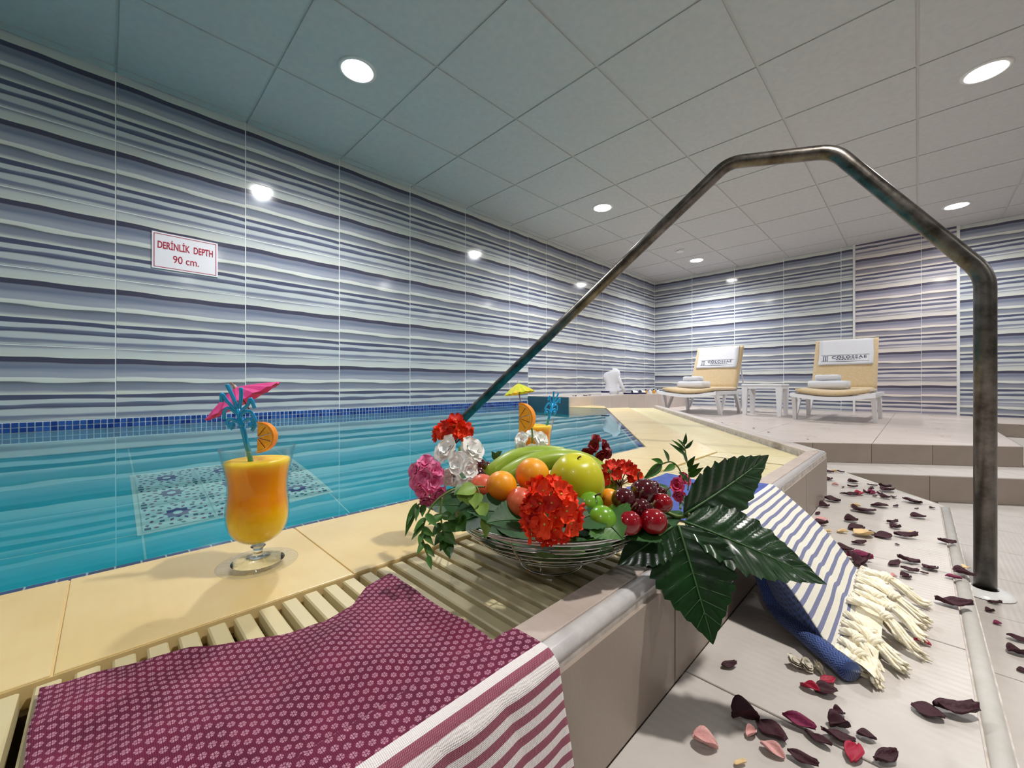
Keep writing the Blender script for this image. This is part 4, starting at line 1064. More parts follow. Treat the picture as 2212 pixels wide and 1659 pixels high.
def banana(pts_, r, label):
    t = thing('banana', label, 'banana', tuple(pts_[0]), 'green bananas in the bowl'); sp = spline(pts_, 8); n = len(sp)
    rr = [r*min(1, .35+2.6*min(i/n, 1-i/n)*1.6) for i in range(n)]
    vs = []; a = MB(); N_ = 15; prev = None
    for i in range(n):
        tg = (sp[min(i+1,n-1)]-sp[max(i-1,0)]).normalized(); q = UP if prev is None else prev; q = (q-tg*q.dot(tg)).normalized(); prev = q; b_ = tg.cross(q)
        for j in range(N_):
            an = 2*pi*j/N_; f = 1+.07*cos(5*an); vs.append(sp[i]+(q*cos(an)+b_*sin(an))*rr[i]*f)
    a.add(vs, [(i*N_+j, i*N_+(j+1)%N_, (i+1)*N_+(j+1)%N_, (i+1)*N_+j) for i in range(n-1) for j in range(N_)]+[tuple(range(N_-1,-1,-1)), tuple(range((n-1)*N_, n*N_))])
    obj('peel', a, M['banana'], t, True)
    a = MB(); e = sp[-1]; tg = (sp[-1]-sp[-3]).normalized(); a.tube([e-tg*.002, e+tg*.006], [rr[-1]*.9, rr[-1]*.7], 8); obj('blossom_tip', a, M['bstem'], t, True)
banana([px(1038,1058,.60), px(1068,1022,.60), px(1115,992,.61), px(1180,984,.62), px(1240,992,.62)], .0140, 'green banana at the back of the bowl, upper of the pair')
banana([px(1070,1062,.565), px(1100,1030,.565), px(1150,1004,.57), px(1210,993,.58), px(1270,1005,.59), px(1310,1040,.58), px(1325,1080,.56)], .0145, 'green banana arching right behind the apple')

# ---- flowers
def petal_patch(mb, Mx, L_, W_, cup=.3, ruff=0., n=5, m=3, mi=0, seed=0, curl=.3, fr=7):
    rows_ = []
    for i in range(n+1):
        t = i/n; w_ = W_/2*(.18+.82*sin(pi*min(t*.62+.06,1))**1.0)*(1 if t < .85 else 1-.35*((t-.85)/.15)**2)
        row = []
        for j in range(-m, m+1):
            a = j/m; z = cup*L_*t*t + curl*W_*a*a*t + ruff*L_*sin(a*fr+seed+t*3)*t*t
            row.append(Mx @ Vector((t*L_*(1-.12*a*a), a*w_, z)))
        rows_.append(row)
    mb.grid(rows_, mi)
def floret_mesh(name, size, mats, np_=5, cup=.25, ruff=.05, tube_=0):
    mb = MB()
    for k in range(np_):
        Mx = Matrix.Rotation(2*pi*k/np_+.2*(k%2), 4, 'Z') @ Matrix.Translation((.0006,0,0)); petal_patch(mb, Mx, size, size*.95, cup, ruff, seed=k)
    mb.lathe([(0,.0012),(.0012,.0008),(.0010,-.0005),(.0006,-.004-tube_)], 8, mi=1)
    return mb.mesh(name, mats, True)
def flower_mat(name, c1, c2, rough=.6, sub=False):
    m = P(name, c1, rough, sss=.35 if sub else 0); nt, b = nodes(m); (_, v) = coord(nt); setc(m, ramp(nt, nz(nt, v, 90, 2), [(.35, c1), (.65, c2)])); return m
M['ger'] = flower_mat('geranium_red', srgb(236,50,4), srgb(252,74,14)); M['gerD'] = flower_mat('geranium_deep', srgb(196,24,10), srgb(226,46,14)); M['gy'] = P('flower_eye', srgb(210,190,90), .6)
M['wh'] = flower_mat('white_petal', srgb(252,250,242), srgb(254,253,250), .75, True); M['pk'] = flower_mat('pink_petal', srgb(224,96,150), srgb(244,150,190)); M['dr'] = flower_mat('crimson_petal', srgb(110,4,16), srgb(150,10,26), .5)
M['mg'] = flower_mat('magenta_petal', srgb(196,40,90), srgb(222,80,124)); M['gst'] = P('reddish_stalk', srgb(120,66,40), .6)
FG = floret_mesh('floret', .0115, [M['ger'], M['gy']]); FG2 = floret_mesh('floret', .0105, [M['gerD'], M['gy']], cup=.4)
def cluster(name, cat, label, c, R_, meshes, n, stalk_from, stalk_mat, squash=(1,1,1), face=None, hemi=-.2, sz=1.0, seed=0, fname='floret', stalks=True):
    t = thing(name, label, cat, tuple(c)); r = random.Random(seed); ga = pi*(3-sqrt(5))
    sf = Vector(stalk_from); sm_ = MB(); hubp = c+(sf-c).normalized()*R_*.55; sm_.tube([sf, hubp], .0018, 6)
    for k in range(n):
        zz = 1-(1-hemi)*(k+.5)/n; ph = k*ga; q = sqrt(max(0, 1-zz*zz))
        d_ = Vector((q*cos(ph), q*sin(ph), zz)); 
        ax = Vector(face if face else (0,0,1)).normalized(); rot = Vector((0,0,1)).rotation_difference(ax); d_ = rot @ d_
        p = Vector((d_.x*squash[0], d_.y*squash[1], d_.z*squash[2]))*R_*r.uniform(.82,1.08)
        o = bpy.data.objects.new(fname, meshes[k % len(meshes)]); COL.objects.link(o); o.parent = t
        z_ = (d_+Vector((r.uniform(-.4,.4), r.uniform(-.4,.4), r.uniform(-.4,.4)))).normalized(); xx = z_.orthogonal()
        o.matrix_basis = Matrix.Translation(p) @ basis(xx, z_, (0,0,0)) @ Matrix.Rotation(r.uniform(0,6), 4, 'Z') @ Matrix.Scale(sz*r.uniform(.85,1.15), 4)
        if stalks: sm_.tube([hubp, c+p-z_*.002], .0006, 4)
    obj('stalk', sm_, stalk_mat, t, True); return t
cluster('geranium_flower', 'flower', 'orange-red geranium head hanging over the front rim of the bowl', px(1188,1102,.415), .0265, [FG, FG2, FG], 34, px(1190,1110,.46), M['stemG'], squash=(1,1,1.12), face=-CAMF+UP*.15, hemi=-.35, seed=1)
cluster('geranium_flower', 'flower', 'red geranium head furthest left above the white snapdragon', px(978,944,.60), .0235, [FG2, FG], 22, px(985,1010,.60), M['gst'], face=UP+CAMF*.2, hemi=-.05, sz=.95, seed=2)
cluster('geranium_flower', 'flower', 'red geranium head behind the cherries beside the blue towel', px(1338,1032,.57), .0225, [FG2], 16, px(1340,1082,.55), M['gst'], squash=(1.1,1.1,.9), face=UP, hemi=.0, sz=.85, seed=3)
o = thing('geranium_floret', 'single red geranium floret right of the geranium behind the cherries', 'flower', tuple(px(1368,1030,.55)))
q = link('floret', FG, o, (0,0,0)); q.matrix_basis = basis(CAMR, -CAMF+UP*.6, (0,0,0)) @ Matrix.Scale(1.05, 4)
def bloom_mesh(name, size, mat, seed, np_=7):
    """ruffled lipped bloom"""
    mb = MB()
    for k in range(np_):
        Mx = Matrix.Rotation(2*pi*k/np_, 4, 'Z') @ Matrix.Rotation(-.5-.35*(k%2), 4, 'Y'); petal_patch(mb, Mx, size*(1-.15*(k%3)), size*1.3, -.35, .07, n=7, m=5, seed=seed+k*1.7, curl=.15, fr=4)
    for k in range(4):
        Mx = Matrix.Rotation(2*pi*k/4+.4, 4, 'Z') @ Matrix.Rotation(-1.05, 4, 'Y'); petal_patch(mb, Mx, size*.62, size*.9, -.3, .07, n=6, m=4, seed=seed+k, curl=.2, fr=4)
    return mb.mesh(name, [mat, M['gy']], True)
BW = [bloom_mesh('bloom', .017, M['wh'], s_) for s_ in (1, 5)]; BP = [bloom_mesh('bloom', .0125, M['pk'], s_, 8) for s_ in (2, 6)]; BD = [bloom_mesh('bloom', .013, M['dr'], s_, 6) for s_ in (3, 8)]; BM_ = [bloom_mesh('bloom', .013, M['mg'], 4, 6)]
def spray(name, cat, label, items, meshes, stem_pts, seed=0):
    t = thing(name, label, cat, tuple(stem_pts[0])); r = random.Random(seed); base = Vector(stem_pts[0])
    a = MB(); a.tube(spline([Vector(p) for p in stem_pts], 5), .0016, 6); obj('stalk', a, M['stemG'], t, True)
    for k, (u, v, d, s_, nx, nz_) in enumerate(items):
        z_ = CAMR*nx+UP*nz_-CAMF*.7
        o = bpy.data.objects.new('bloom', meshes[k % len(meshes)]); COL.objects.link(o); o.parent = t
        o.matrix_basis = Matrix.Translation(px(u,v,d)-base) @ basis(z_.orthogonal(), z_, (0,0,0)) @ Matrix.Rotation(r.uniform(0,6), 4, 'Z') @ Matrix.Scale(s_, 4)
    return t
spray('snapdragon', 'flower', 'white snapdragon spray at the left end of the bowl', [
    (968,972,.545,1.2,-.5,.6),(1016,972,.55,1.15,.6,.6),(990,1000,.53,.9,0,.1),(1012,1012,.53,.85,.4,0),(975,1028,.525,.95,-.3,-.2),(1010,1046,.52,.85,.4,-.3),(990,1062,.515,.7,0,-.6)], BW, [px(992,1085,.54), px(992,1020,.55), px(993,965,.56)], 1)
spray('snapdragon', 'flower', 'white snapdragon in front of the rear juice glass', [
    (1130,950,.66,.85,-.5,.5),(1165,950,.66,.9,.5,.5),(1148,940,.68,.6,0,.8),(1130,968,.65,.8,-.5,0),(1168,968,.65,.75,.5,0),(1150,972,.65,.7,0,-.2)], BW, [px(1150,1010,.66), px(1150,940,.67), px(1148,925,.67)], 2)
spray('stock_flower', 'flower', 'pink stock flower at the far left of the bowl', [
    (920,1002,.51,1.0,0,.7),(902,1018,.505,1.0,-.7,.3),(938,1018,.505,1.0,.6,.3),(905,1040,.50,1.05,-.6,0),(935,1042,.495,1.05,.4,0),(915,1060,.49,1.0,-.3,-.3),(945,1064,.49,.9,.5,-.4),(922,1078,.485,.85,0,-.7),(920,1030,.495,1.05,0,0)], BP, [px(950,1095,.50), px(925,1060,.51), px(920,1005,.52)], 3)
spray('snapdragon', 'flower', 'dark red snapdragon rising behind the apple', [
    (1287,950,.64,.75,0,.9),(1284,965,.63,.9,-.4,.3),(1270,978,.63,.8,-.7,0),(1305,968,.63,1.0,.7,.3),(1295,984,.62,.9,.2,-.3),(1310,982,.62,.7,.7,-.2)], BD, [px(1288,1030,.61), px(1288,990,.63), px(1286,950,.65)], 4)
spray('stock_flower', 'flower', 'magenta bloom half hidden behind the upright creeper leaflet', [
    (1463,1050,.56,.9,-.4,.3),(1476,1036,.57,.85,.3,.5),(1466,1070,.55,.8,0,-.3)], BM_, [px(1470,1100,.54), px(1470,1070,.56), px(1472,1040,.57)], 5)

# ---- leafy sprigs
def sprig(label, stem, leaves, mat, r=.0011):
    pts_ = [px(*p) for p in stem]; t = thing('leafy_sprig', label, 'sprig', tuple(pts_[0]))
    a = MB(); a.tube(spline(pts_, 6), r, 6); obj('stalk', a, M['stemG'], t, True)
    for k, (u0,v0,u1,v1,d,W_) in enumerate(leaves):
        add_leaf(t, px(u0,v0,d), px(u1,v1,d-.012), W_, -CAMF*.8+UP*.4+CAMR*rnd.uniform(-.4,.4), mat, 'leaf', 0, n=10, m=2, cup=.12, droop=.12)
sprig('pale green sprig arching over the left rim below the white snapdragon', [(1048,1052,.475),(1010,1052,.47),(975,1060,.46),(940,1085,.455),(920,1120,.45),(912,1160,.445),(928,1210,.44)], [
    (1005,1050,980,1070,.46,.012),(918,1118,893,1150,.45,.006),(916,1130,888,1168,.45,.006),(920,1110,945,1140,.45,.008),(914,1150,905,1180,.445,.007),(914,1150,938,1180,.445,.007),(916,1170,900,1200,.44,.006),(918,1175,940,1205,.44,.006),(925,1200,932,1232,.44,.006),(912,1140,940,1160,.445,.007)], M['leafM'])
sprig('light green sprig with broad leaves hanging over the left rim', [(1012,1050,.46),(1030,1053,.455),(1038,1080,.45),(1048,1100,.445),(1050,1120,.44)], [
    (1028,1052,985,1068,.455,.016),(1030,1065,1026,1100,.45,.017),(1005,1060,1012,1092,.455,.018),(1040,1085,1046,1122,.445,.015),(1036,1085,1032,1110,.45,.012),(1050,1110,1050,1165,.44,.012),(1000,1068,995,1085,.46,.012)], M['leafL'])
sprig('green pinnate sprig drooping onto the slats left of the bowl', [(955,1075,.47),(952,1110,.465),(958,1150,.46),(972,1195,.455)], [
    (955,1112,925,1135,.46,.009),(955,1112,985,1122,.46,.010),(955,1130,932,1160,.46,.009),(956,1132,985,1150,.46,.010),(958,1150,938,1180,.455,.009),(958,1150,986,1178,.455,.012),(962,1165,950,1192,.455,.009),(966,1170,972,1208,.455,.012),(985,1120,1000,1110,.46,.014),(988,1120,975,1150,.46,.020),(988,1120,1005,1148,.46,.020)], M['leafM'])
sprig('narrow drooping leaves below the pink flower', [(925,1085,.49),(905,1090,.485),(892,1105,.48)], [
    (900,1086,875,1160,.48,.009),(903,1090,898,1128,.48,.006),(895,1100,880,1135,.48,.005),(915,1090,912,1118,.485,.008)], M['leafM'])
sprig('upright green sprig behind the creeper leaf over the blue towel', [(1486,1060,.52),(1488,1020,.53),(1482,985,.54),(1478,960,.545)], [
    (1486,1010,1502,985,.53,.007),(1484,1000,1472,975,.53,.006),(1482,985,1445,958,.54,.006),(1480,975,1450,950,.54,.005),(1480,968,1462,948,.54,.005),(1478,962,1482,935,.545,.005),(1480,970,1498,950,.54,.005),(1486,1020,1512,1000,.53,.007),(1487,1030,1520,1010,.53,.008),(1487,1040,1465,1020,.53,.006)], M['leafM'], .0009)
sprig('arching green sprig over the blue towel left of the upright one', [(1478,1040,.53),(1465,1010,.53),(1448,998,.53),(1425,1005,.53)], [
    (1430,1002,1388,1038,.53,.011),(1445,998,1432,970,.53,.008),(1432,1000,1406,992,.53,.007),(1458,1004,1432,1020,.53,.008)], M['leafM'], .0010)
sprig('small green shoot behind the bananas', [(1090,1010,.66),(1078,995,.67),(1072,980,.68)], [
    (1076,992,1062,975,.67,.012),(1080,995,1098,985,.67,.010),(1072,985,1085,975,.68,.009)], M['leafM'])

# ---- rose petals ---------------------------------------------------------
PM = {'d': flower_mat('dried_petal_dark', srgb(38,6,18), srgb(64,10,28), .7), 'c': flower_mat('crimson_dry_petal', srgb(140,12,44), srgb(170,20,56), .6),
      'p': flower_mat('pink_dry_petal', srgb(190,110,130), srgb(226,190,170), .7), 't': flower_mat('tan_dry_petal', srgb(210,176,124), srgb(228,204,160), .8), 'w': flower_mat('plum_dry_petal', srgb(104,22,60), srgb(132,34,76), .7)}
def rose_petal(kind, seed):
    r = random.Random(seed); mb = MB(); n, m_ = 7, 4; rows_ = []; c1 = r.uniform(.10,.42); c2 = r.uniform(-.1,.35); tw_ = r.uniform(-.5,.5)
    nr = r.uniform(.45,.95)
    for i in range(n+1):
        t = i/n; w_ = .5*nr*(sin(pi*(t*.86+.07))**.65)
        row = []
        for j in range(-m_, m_+1):
            a = j/m_; z = c1*a*a*w_*2+c2*(t-.5)**2+.05*sin(5*a+seed+6*t)+tw_*a*(t-.5)*.25
            row.append(Vector(((t-.5)*(1-.1*a*a)+.02*sin(9*a+seed), a*w_, z)))
        rows_.append(row)
    zm = min(p.z for q in rows_ for p in q)
    mb.grid([[p-Vector((0,0,zm)) for p in q] for q in rows_]); me = mb.mesh('rose_petal', PM[kind], True); return me
PME = {k: [rose_petal(k, i*13+ord(k)) for i in range(6)] for k in PM}
def petal(u, v, wpx, ang, kind, z, label, group):
    if z is None: z = ZSTEP
    p = onz(u, v, z); dep = p.dot(CAMF); sz = wpx/FPX*dep; sz_ = sz
    o = bpy.data.objects.new('rose_petal', rnd.choice(PME[kind])); COL.objects.link(o)
    o.location = (p.x, p.y, z+.0012+.05*sz_); o.rotation_euler = (rnd.uniform(-.2,.2), rnd.uniform(-.2,.2), radians(45+ang)); 
    sz *= 1.0; o.scale = (sz, sz, sz*rnd.uniform(.9,1.5)); tag(o, label, 'rose petal', group)
    md = o.modifiers.new('thick', 'SOLIDIFY'); md.thickness = .02
# ang: direction in the picture, 0 = lying left-right
FG_ = 'petals in the foreground of the step'
for (u,v,w_,a,k,lab) in [
    (1575,1442,36,10,'d','small dark petal by itself below the drooping leaf'),
    (1522,1613,52,-20,'p','pink and cream petal alone at the bottom of the step'),
    (1612,1560,55,-20,'d','dark petal at the left end of the bottom cluster'),
    (1622,1590,32,30,'p','small pink and yellow curled petal in the bottom cluster'),
    (1665,1590,62,-60,'d','long dark petal lying across the bottom cluster'),
    (1668,1628,46,-45,'p','narrow pink petal below the long dark one'),
    (1725,1570,60,-30,'w','broad plum petal in the middle of the bottom cluster'),
    (1768,1605,52,-60,'d','dark upright-curled petal right of the broad plum one'),
    (1810,1600,62,-20,'d','long brownish dark petal in the bottom cluster'),
    (1872,1598,34,-30,'d','dark petal at the right end of the bottom cluster'),
    (1815,1577,40,-15,'d','slim dark petal above the bottom cluster'),
    (1812,1545,22,-10,'d','tiny dark petal above the slim one'),
    (1735,1648,56,-40,'d','dark petal cut by the bottom edge, left one'),
    (1845,1635,60,40,'c','crimson petal near the bottom edge'),
    (1915,1645,60,10,'d','round dark petal at the bottom edge, right one'),
    (1600,1655,30,10,'t','yellowish petal scrap at the bottom edge by the curb'),
    (1785,1500,44,-10,'d','dark petal under the crimson one below the blue fold'),
    (1788,1478,40,15,'c','bright crimson petal below the blue fold'),
    (1750,1493,36,-50,'c','small crimson crumpled petal left of the bright one'),
    (2005,1545,52,-50,'d','narrow dark petal left of the big one on the pale tile'),
    (2068,1545,84,-10,'d','big dark petal alone at the lower right of the step'),
    (2062,1312,58,-35,'d','long folded dark petal right of the tassels'),
    (1992,1392,28,-50,'c','small crimson petal beside the tassel tips'),
    (2060,1252,28,-20,'w','plum petal above the tassels near the step edge'),
    (2082,1245,40,-10,'d','dark petal touching the step edge by the post'),
    (2086,1230,18,20,'t','tan curled petal beside the post'),
    (2045,1176,34,-10,'d','dark curved petal alone near the step edge')]:
    petal(u, v, w_, a, k, None, lab, FG_)
far_ = [(1788,1022,22,'d'),(1802,1020,12,'t'),(1816,1022,16,'d'),(1789,1038,20,'d'),(1804,1050,12,'p'),(1842,1044,22,'d'),(1842,1054,18,'d'),(1884,1051,18,'d'),(1882,1060,20,'d'),(1884,1068,18,'w'),(1912,1055,26,'d'),(1918,1063,32,'d'),(1821,1055,9,'d'),(1820,1068,12,'d'),(1838,1072,28,'d'),(1855,1070,26,'c'),(1872,1068,14,'d'),(1900,1070,10,'d'),(1890,1075,12,'d'),(1912,1078,22,'d'),(1932,1077,12,'d'),(1798,1084,28,'d'),(1780,1096,20,'d'),(1848,1096,18,'t'),(1852,1105,30,'d'),(1872,1108,36,'d'),(1900,1096,30,'d'),(1935,1096,16,'d'),(1970,1087,32,'d'),(1980,1101,9,'d'),(2014,1100,12,'d'),(1983,1120,28,'d')]
for i, (u, v, w_, k) in enumerate(far_):
    lb = {'d': 'small dark dried rose petal in the thick scatter at the far end of the step', 'c': 'crimson rose petal in the middle of the far scatter', 'w': 'plum coloured rose petal in the far scatter by the step riser'}.get(k)
    if k == 't': lb = 'tan petal scrap at the curb corner' if u < 1820 else 'tan curled petal topping a dark one in the far scatter'
    if k == 'p': lb = 'tiny pink petal near the curb corner'
    if k == 'd':
        where = 'beside the curb corner' if u < 1826 else 'crowded in the middle of the far end of the step' if u < 1908 else 'near the slanted edge of the far end of the step'
        lb = ('tiny' if w_ < 15 else 'broad' if w_ > 27 else 'small')+' dark dried rose petal '+where
        if u > 1960 and w_ > 15: lb = 'dark petal alone %s of the far scatter' % ('at the back' if v < 1100 else 'at the front right')
    petal(u, v, w_, rnd.uniform(-40,40), k, None, lb, 'dried rose petals at the far end of the step')
mid_ = [(1752,1100,18,'d'),(1766,1112,16,'d'),(1742,1127,22,'d'),(1774,1128,32,'p'),(1775,1136,28,'d'),(1785,1153,24,'t'),(1820,1153,20,'t'),(1838,1128,26,'d'),(1850,1145,34,'d'),(1880,1155,22,'d'),(1866,1160,38,'t'),(1908,1162,32,'d'),(1856,1177,30,'d'),(1928,1132,26,'d'),(1935,1143,20,'d'),(1958,1163,40,'d'),(1970,1155,14,'t'),(1938,1179,9,'d'),(1825,1192,38,'d'),(1858,1212,46,'w'),(1862,1222,40,'d'),(1858,1238,30,'d'),(1872,1246,14,'c'),(1932,1222,34,'d'),(1962,1217,40,'d'),(1965,1236,30,'d'),(2010,1232,30,'d'),(1996,1241,14,'d'),(1930,1249,18,'p'),(1956,1249,24,'d'),(1785,1180,26,'d')]
for i, (u, v, w_, k) in enumerate(mid_):
    lb = {'d': 'dark dried rose petal between the striped towel and the step edge', 'w': 'plum rose petal in the pile beside the striped towel'}.get(k)
    if k == 'p': lb = 'pink curled petal by the curb right of the striped towel' if u < 1800 else 'pink edged petal just above the tassels'
    if k == 'c': lb = 'small crimson petal tucked against the striped towel'
    if k == 't': lb = {1785: 'pale tan petal nearest the curb', 1820: 'small tan and brown petal right of the pale one', 1866: 'long tan edged petal in the middle scatter', 1970: 'tan curled petal on the end of a dark one'}[u]
    if k == 'd':
        where = 'close to the curb behind the striped towel' if u < 1800 else 'close along the edge of the striped towel' if v > 1185 and u < 1900 else 'just above the tassels' if v > 1185 else 'in the middle scatter left of centre' if u < 1890 else 'in the middle scatter right of centre'
        lb = ('tiny' if w_ < 15 else 'long' if w_ > 33 else 'medium' if w_ > 25 else 'small')+' dark dried rose petal '+where
    petal(u, v, w_, rnd.uniform(-40,30), k, None, lb, 'dried rose petals in the middle of the step')
for (u, v, w_, k, lab) in [(2150,1306,24,'d','dark petal on the lower floor just below the post flange'),(2140,1324,15,'d','small dark petal on the lower floor under the flange'),(2155,1350,14,'w','tiny plum petal on the lower floor'),
    (2200,1385,40,'d','dark petal on the lower floor, upper of two at the right edge'),(2197,1415,32,'d','black petal on the lower floor, lower of two at the right edge'),(2208,1452,18,'d','dark petal scrap cut by the right edge')]:
    petal(u, v, w_, -20, k, ZFL, lab, 'petals on the lower floor')
for (u, v, w_, k) in [(1610,930,5,'d'),(1628,926,5,'d'),(1660,935,5,'d'),(1745,950,5,'d'),(1570,920,5,'d'),(1560,915,4,'d'),(1632,942,9,'p')]:
    petal(u, v, w_, 0, k, ZPLAT, 'pink petal speck on the platform by the slanted curb' if k == 'p' else 'tiny dark petal speck on the lounger platform', 'petal specks on the platform')
wt = thing('dried_blossom', 'small dried whitish blossom on the step below the navy fold', 'flower', tuple(onz(1735,1442,ZSTEP)))
BT = bloom_mesh('bloom', .011, PM['t'], 9, 6); M['wdry'] = flower_mat('dry_white', srgb(214,208,192), srgb(180,170,150)); BT.materials[0] = M['wdry']
for k in range(3):
    o = bpy.data.objects.new('bloom', BT); COL.objects.link(o); o.parent = wt; o.location = (CAMR*(.010*(k-1))-CAMF*.004*k+UP*.005); o.rotation_euler = (.6*k, .3, k)
#PART3

# ------------------------------------------------------------------ loungers, table, folded towels
def lounger(x0, x1, yf, label):
    """foot end faces the pool (yf), head towards the far wall; x0..x1 frame width"""
    t = thing('sun_lounger', label, 'sun lounger', ((x0+x1)/2, yf, ZPLAT), 'white plastic loungers on the platform')
    W_ = x1-x0; zt = ZPLAT+.255; yb_ = 5.86; pivot = 5.34
    def sagz(f): return -.034*sin(pi*f)
    a = MB(); n = 18                     # sagging foot bar
    for k in range(n):
        f0, f1 = k/n, (k+1)/n; xa, xb = x0+W_*f0, x0+W_*f1; za, zb_ = zt+sagz(f0), zt+sagz(f1)
        a.add([(xa,yf,za-.034),(xb,yf,zb_-.034),(xb,yf,zb_),(xa,yf,za),(xa,yf+.03,za-.034),(xb,yf+.03,zb_-.034),(xb,yf+.03,zb_),(xa,yf+.03,za)], [(0,1,2,3),(7,6,5,4),(3,2,6,7),(0,4,5,1)])
    obj('foot_bar', a, M['white'], t)
    for xs in (x0, x1-.03):
        a = MB(); a.box((xs, yf+.0305, zt-.036), (xs+.03, yb_-.1, zt)); obj('side_rail', a, M['white'], t)
    for k in range(9):
        ys = yf+.05+k*.095; a = MB()
        a.box((x0+.03, ys, zt-.046), (x1-.03, ys+.07, zt-.036)); obj('slat', a, M['white'], t)
    def leg(p0, p1, w0, w1, dpt):
        a = MB(); p0 = Vector(p0); p1 = Vector(p1); n = 8; rows_ = []
        vs = []
        for k in range(n+1):
            f = k/n; c = p0.lerp(p1, f)+Vector((0, .012*sin(pi*f), 0)); w_ = w0+(w1-w0)*f
            vs += [c+Vector((-dpt/2,-w_/2,0)), c+Vector((dpt/2,-w_/2,0)), c+Vector((dpt/2,w_/2,0)), c+Vector((-dpt/2,w_/2,0))]
        a.add(vs, [(k*4+q, k*4+(q+1)%4, k*4+4+(q+1)%4, k*4+4+q) for k in range(n) for q in range(4)]+[(3,2,1,0),(n*4,n*4+1,n*4+2,n*4+3)]); obj('leg', a, M['white'], t)
    for xs, sg_ in ((x0+.02,-1), (x1-.02,1)):
        leg((xs, yf+.05, zt-.01), (xs+sg_*.012, yf+.17, ZPLAT), .085, .045, .030)
        leg((xs, yf+.36, zt-.02), (xs+sg_*.008, yf+.19, ZPLAT+.03), .055, .030, .022)
        leg((xs, 5.20, zt-.01), (xs+sg_*.012, 5.32, ZPLAT), .085, .045, .030)
        leg((xs, 5.52, zt-.02), (xs+sg_*.008, 5.35, ZPLAT+.03), .055, .030, .022)
    a = MB(); Mx = Matrix.Translation((0, pivot, zt)) @ Matrix.Rotation(radians(62), 4, 'X')
    a.box((x0+.045, .0, -.022), (x1-.045, .58, -.004), M=Mx); obj('back_frame', a, M['white'], t)
    for xs in (x0+.05, x1-.07):
        a = MB(); a.tube([(xs+.01, pivot+.20, zt+.36), (xs+.01, yb_-.16, zt-.01)], .008, 8); obj('back_prop', a, M['white'], t)
    # cushion: seat and back
    cx0, cx1 = x0+.035, x1-.035
    c = thing('lounger_cushion', 'tan cushion of the '+('left' if x0 < -1.5 else 'right')+' lounger, back raised', 'cushion', ((cx0+cx1)/2, yf+.02, zt))
    def pad(L_, Mx, sag):
        a = MB(); nx, ny_ = 14, 20; top = []; bot = []
        for i in range(ny_+1):
            for j in range(nx+1):
                fx = j/nx; fy = i/ny_; ex = min(fx, 1-fx)*2; ey = min(fy, 1-fy)*2; r = min(1, (ex*6))**.5*min(1, (ey*9))**.5
                th = .034+.014*r; z0 = -.034*sin(pi*fx)*(1-fy) if sag else 0
                top.append(Mx @ Vector((cx0+(cx1-cx0)*fx, fy*L_, z0+.002+th))); bot.append(Mx @ Vector((cx0+(cx1-cx0)*fx, fy*L_, z0+.002+.012*(1-r))))
        N_ = nx+1; fs = [(i*N_+j, i*N_+j+1, (i+1)*N_+j+1, (i+1)*N_+j) for i in range(ny_) for j in range(nx)]
        a.add(top, fs); a.add(bot, [f[::-1] for f in fs]); o_ = len(top)
        rim = [j for j in range(N_)]+[i*N_+nx for i in range(1, ny_+1)]+[ny_*N_+j for j in range(nx-1,-1,-1)]+[i*N_ for i in range(ny_-1,0,-1)]
        a.f += [(rim[k], rim[k]+o_, rim[(k+1)%len(rim)]+o_, rim[(k+1)%len(rim)]) for k in range(len(rim))]; a.m += [0]*len(rim); return a
    obj('seat_pad', pad(pivot-yf-.02, Matrix.Translation((0, yf+.02, zt)), True), M['cushion'], c, True)
    Mb = Matrix.Translation((0, pivot, zt+.012)) @ Matrix.Rotation(radians(62), 4, 'X')
    obj('back_pad', pad(.60, Mb, False), M['cushion'], c, True)
    side = 'left' if x0 < -1.5 else 'right'
    # head towel with print
    h = thing('head_towel', 'white printed head towel over the back of the %s lounger' % side, 'towel', tuple(Mb @ Vector(((cx0+cx1)/2, .6, .035))))
    a = MB(); rows_ = []
    for i in range(16):
        f = i/15; row = []
        for j in range(9):
            g = j/8; row.append(Mb @ Vector((cx0+.040+(cx1-cx0-.075)*g+.004*sin(f*5), .275+.330*f, .0530+.0012*sin(g*9+f*4)+(-.035*max(0,(f-.93)/.07)))))
        rows_.append(row)
    a.grid(rows_); o = obj('terry_sheet', a, M['towel'], h, True); md = o.modifiers.new('thick', 'SOLIDIFY'); md.thickness = .003; md.offset = 1
    cm = (cx0+cx1)/2; zt_ = .0572
    text('COLOSSAE', .044, Mb @ Matrix.Translation((cm+.035, .352, zt_)), M['ink'], h, sx=1.1, bold=.0006, ext=.0006, sp=1.25)
    a = MB()
    for q, (x_, y_, w_, hh) in enumerate([(-.195,.392,.39,.0025),(-.195,.314,.39,.0025),(-.178,.325,.006,.055),(-.160,.325,.006,.055),(-.146,.325,.004,.055),(-.186,.378,.05,.004),(-.186,.322,.05,.004)]):
        a.box((cm+x_, y_, zt_-.002), (cm+x_+w_, y_+hh, zt_+.0006), M=Mb)
    for q in range(9): a.box((cm-.07+q*.023, .336, zt_-.002), (cm-.07+q*.023+.015, .3415, zt_+.0006), M=Mb)
    obj('emblem', a, M['ink'], h)
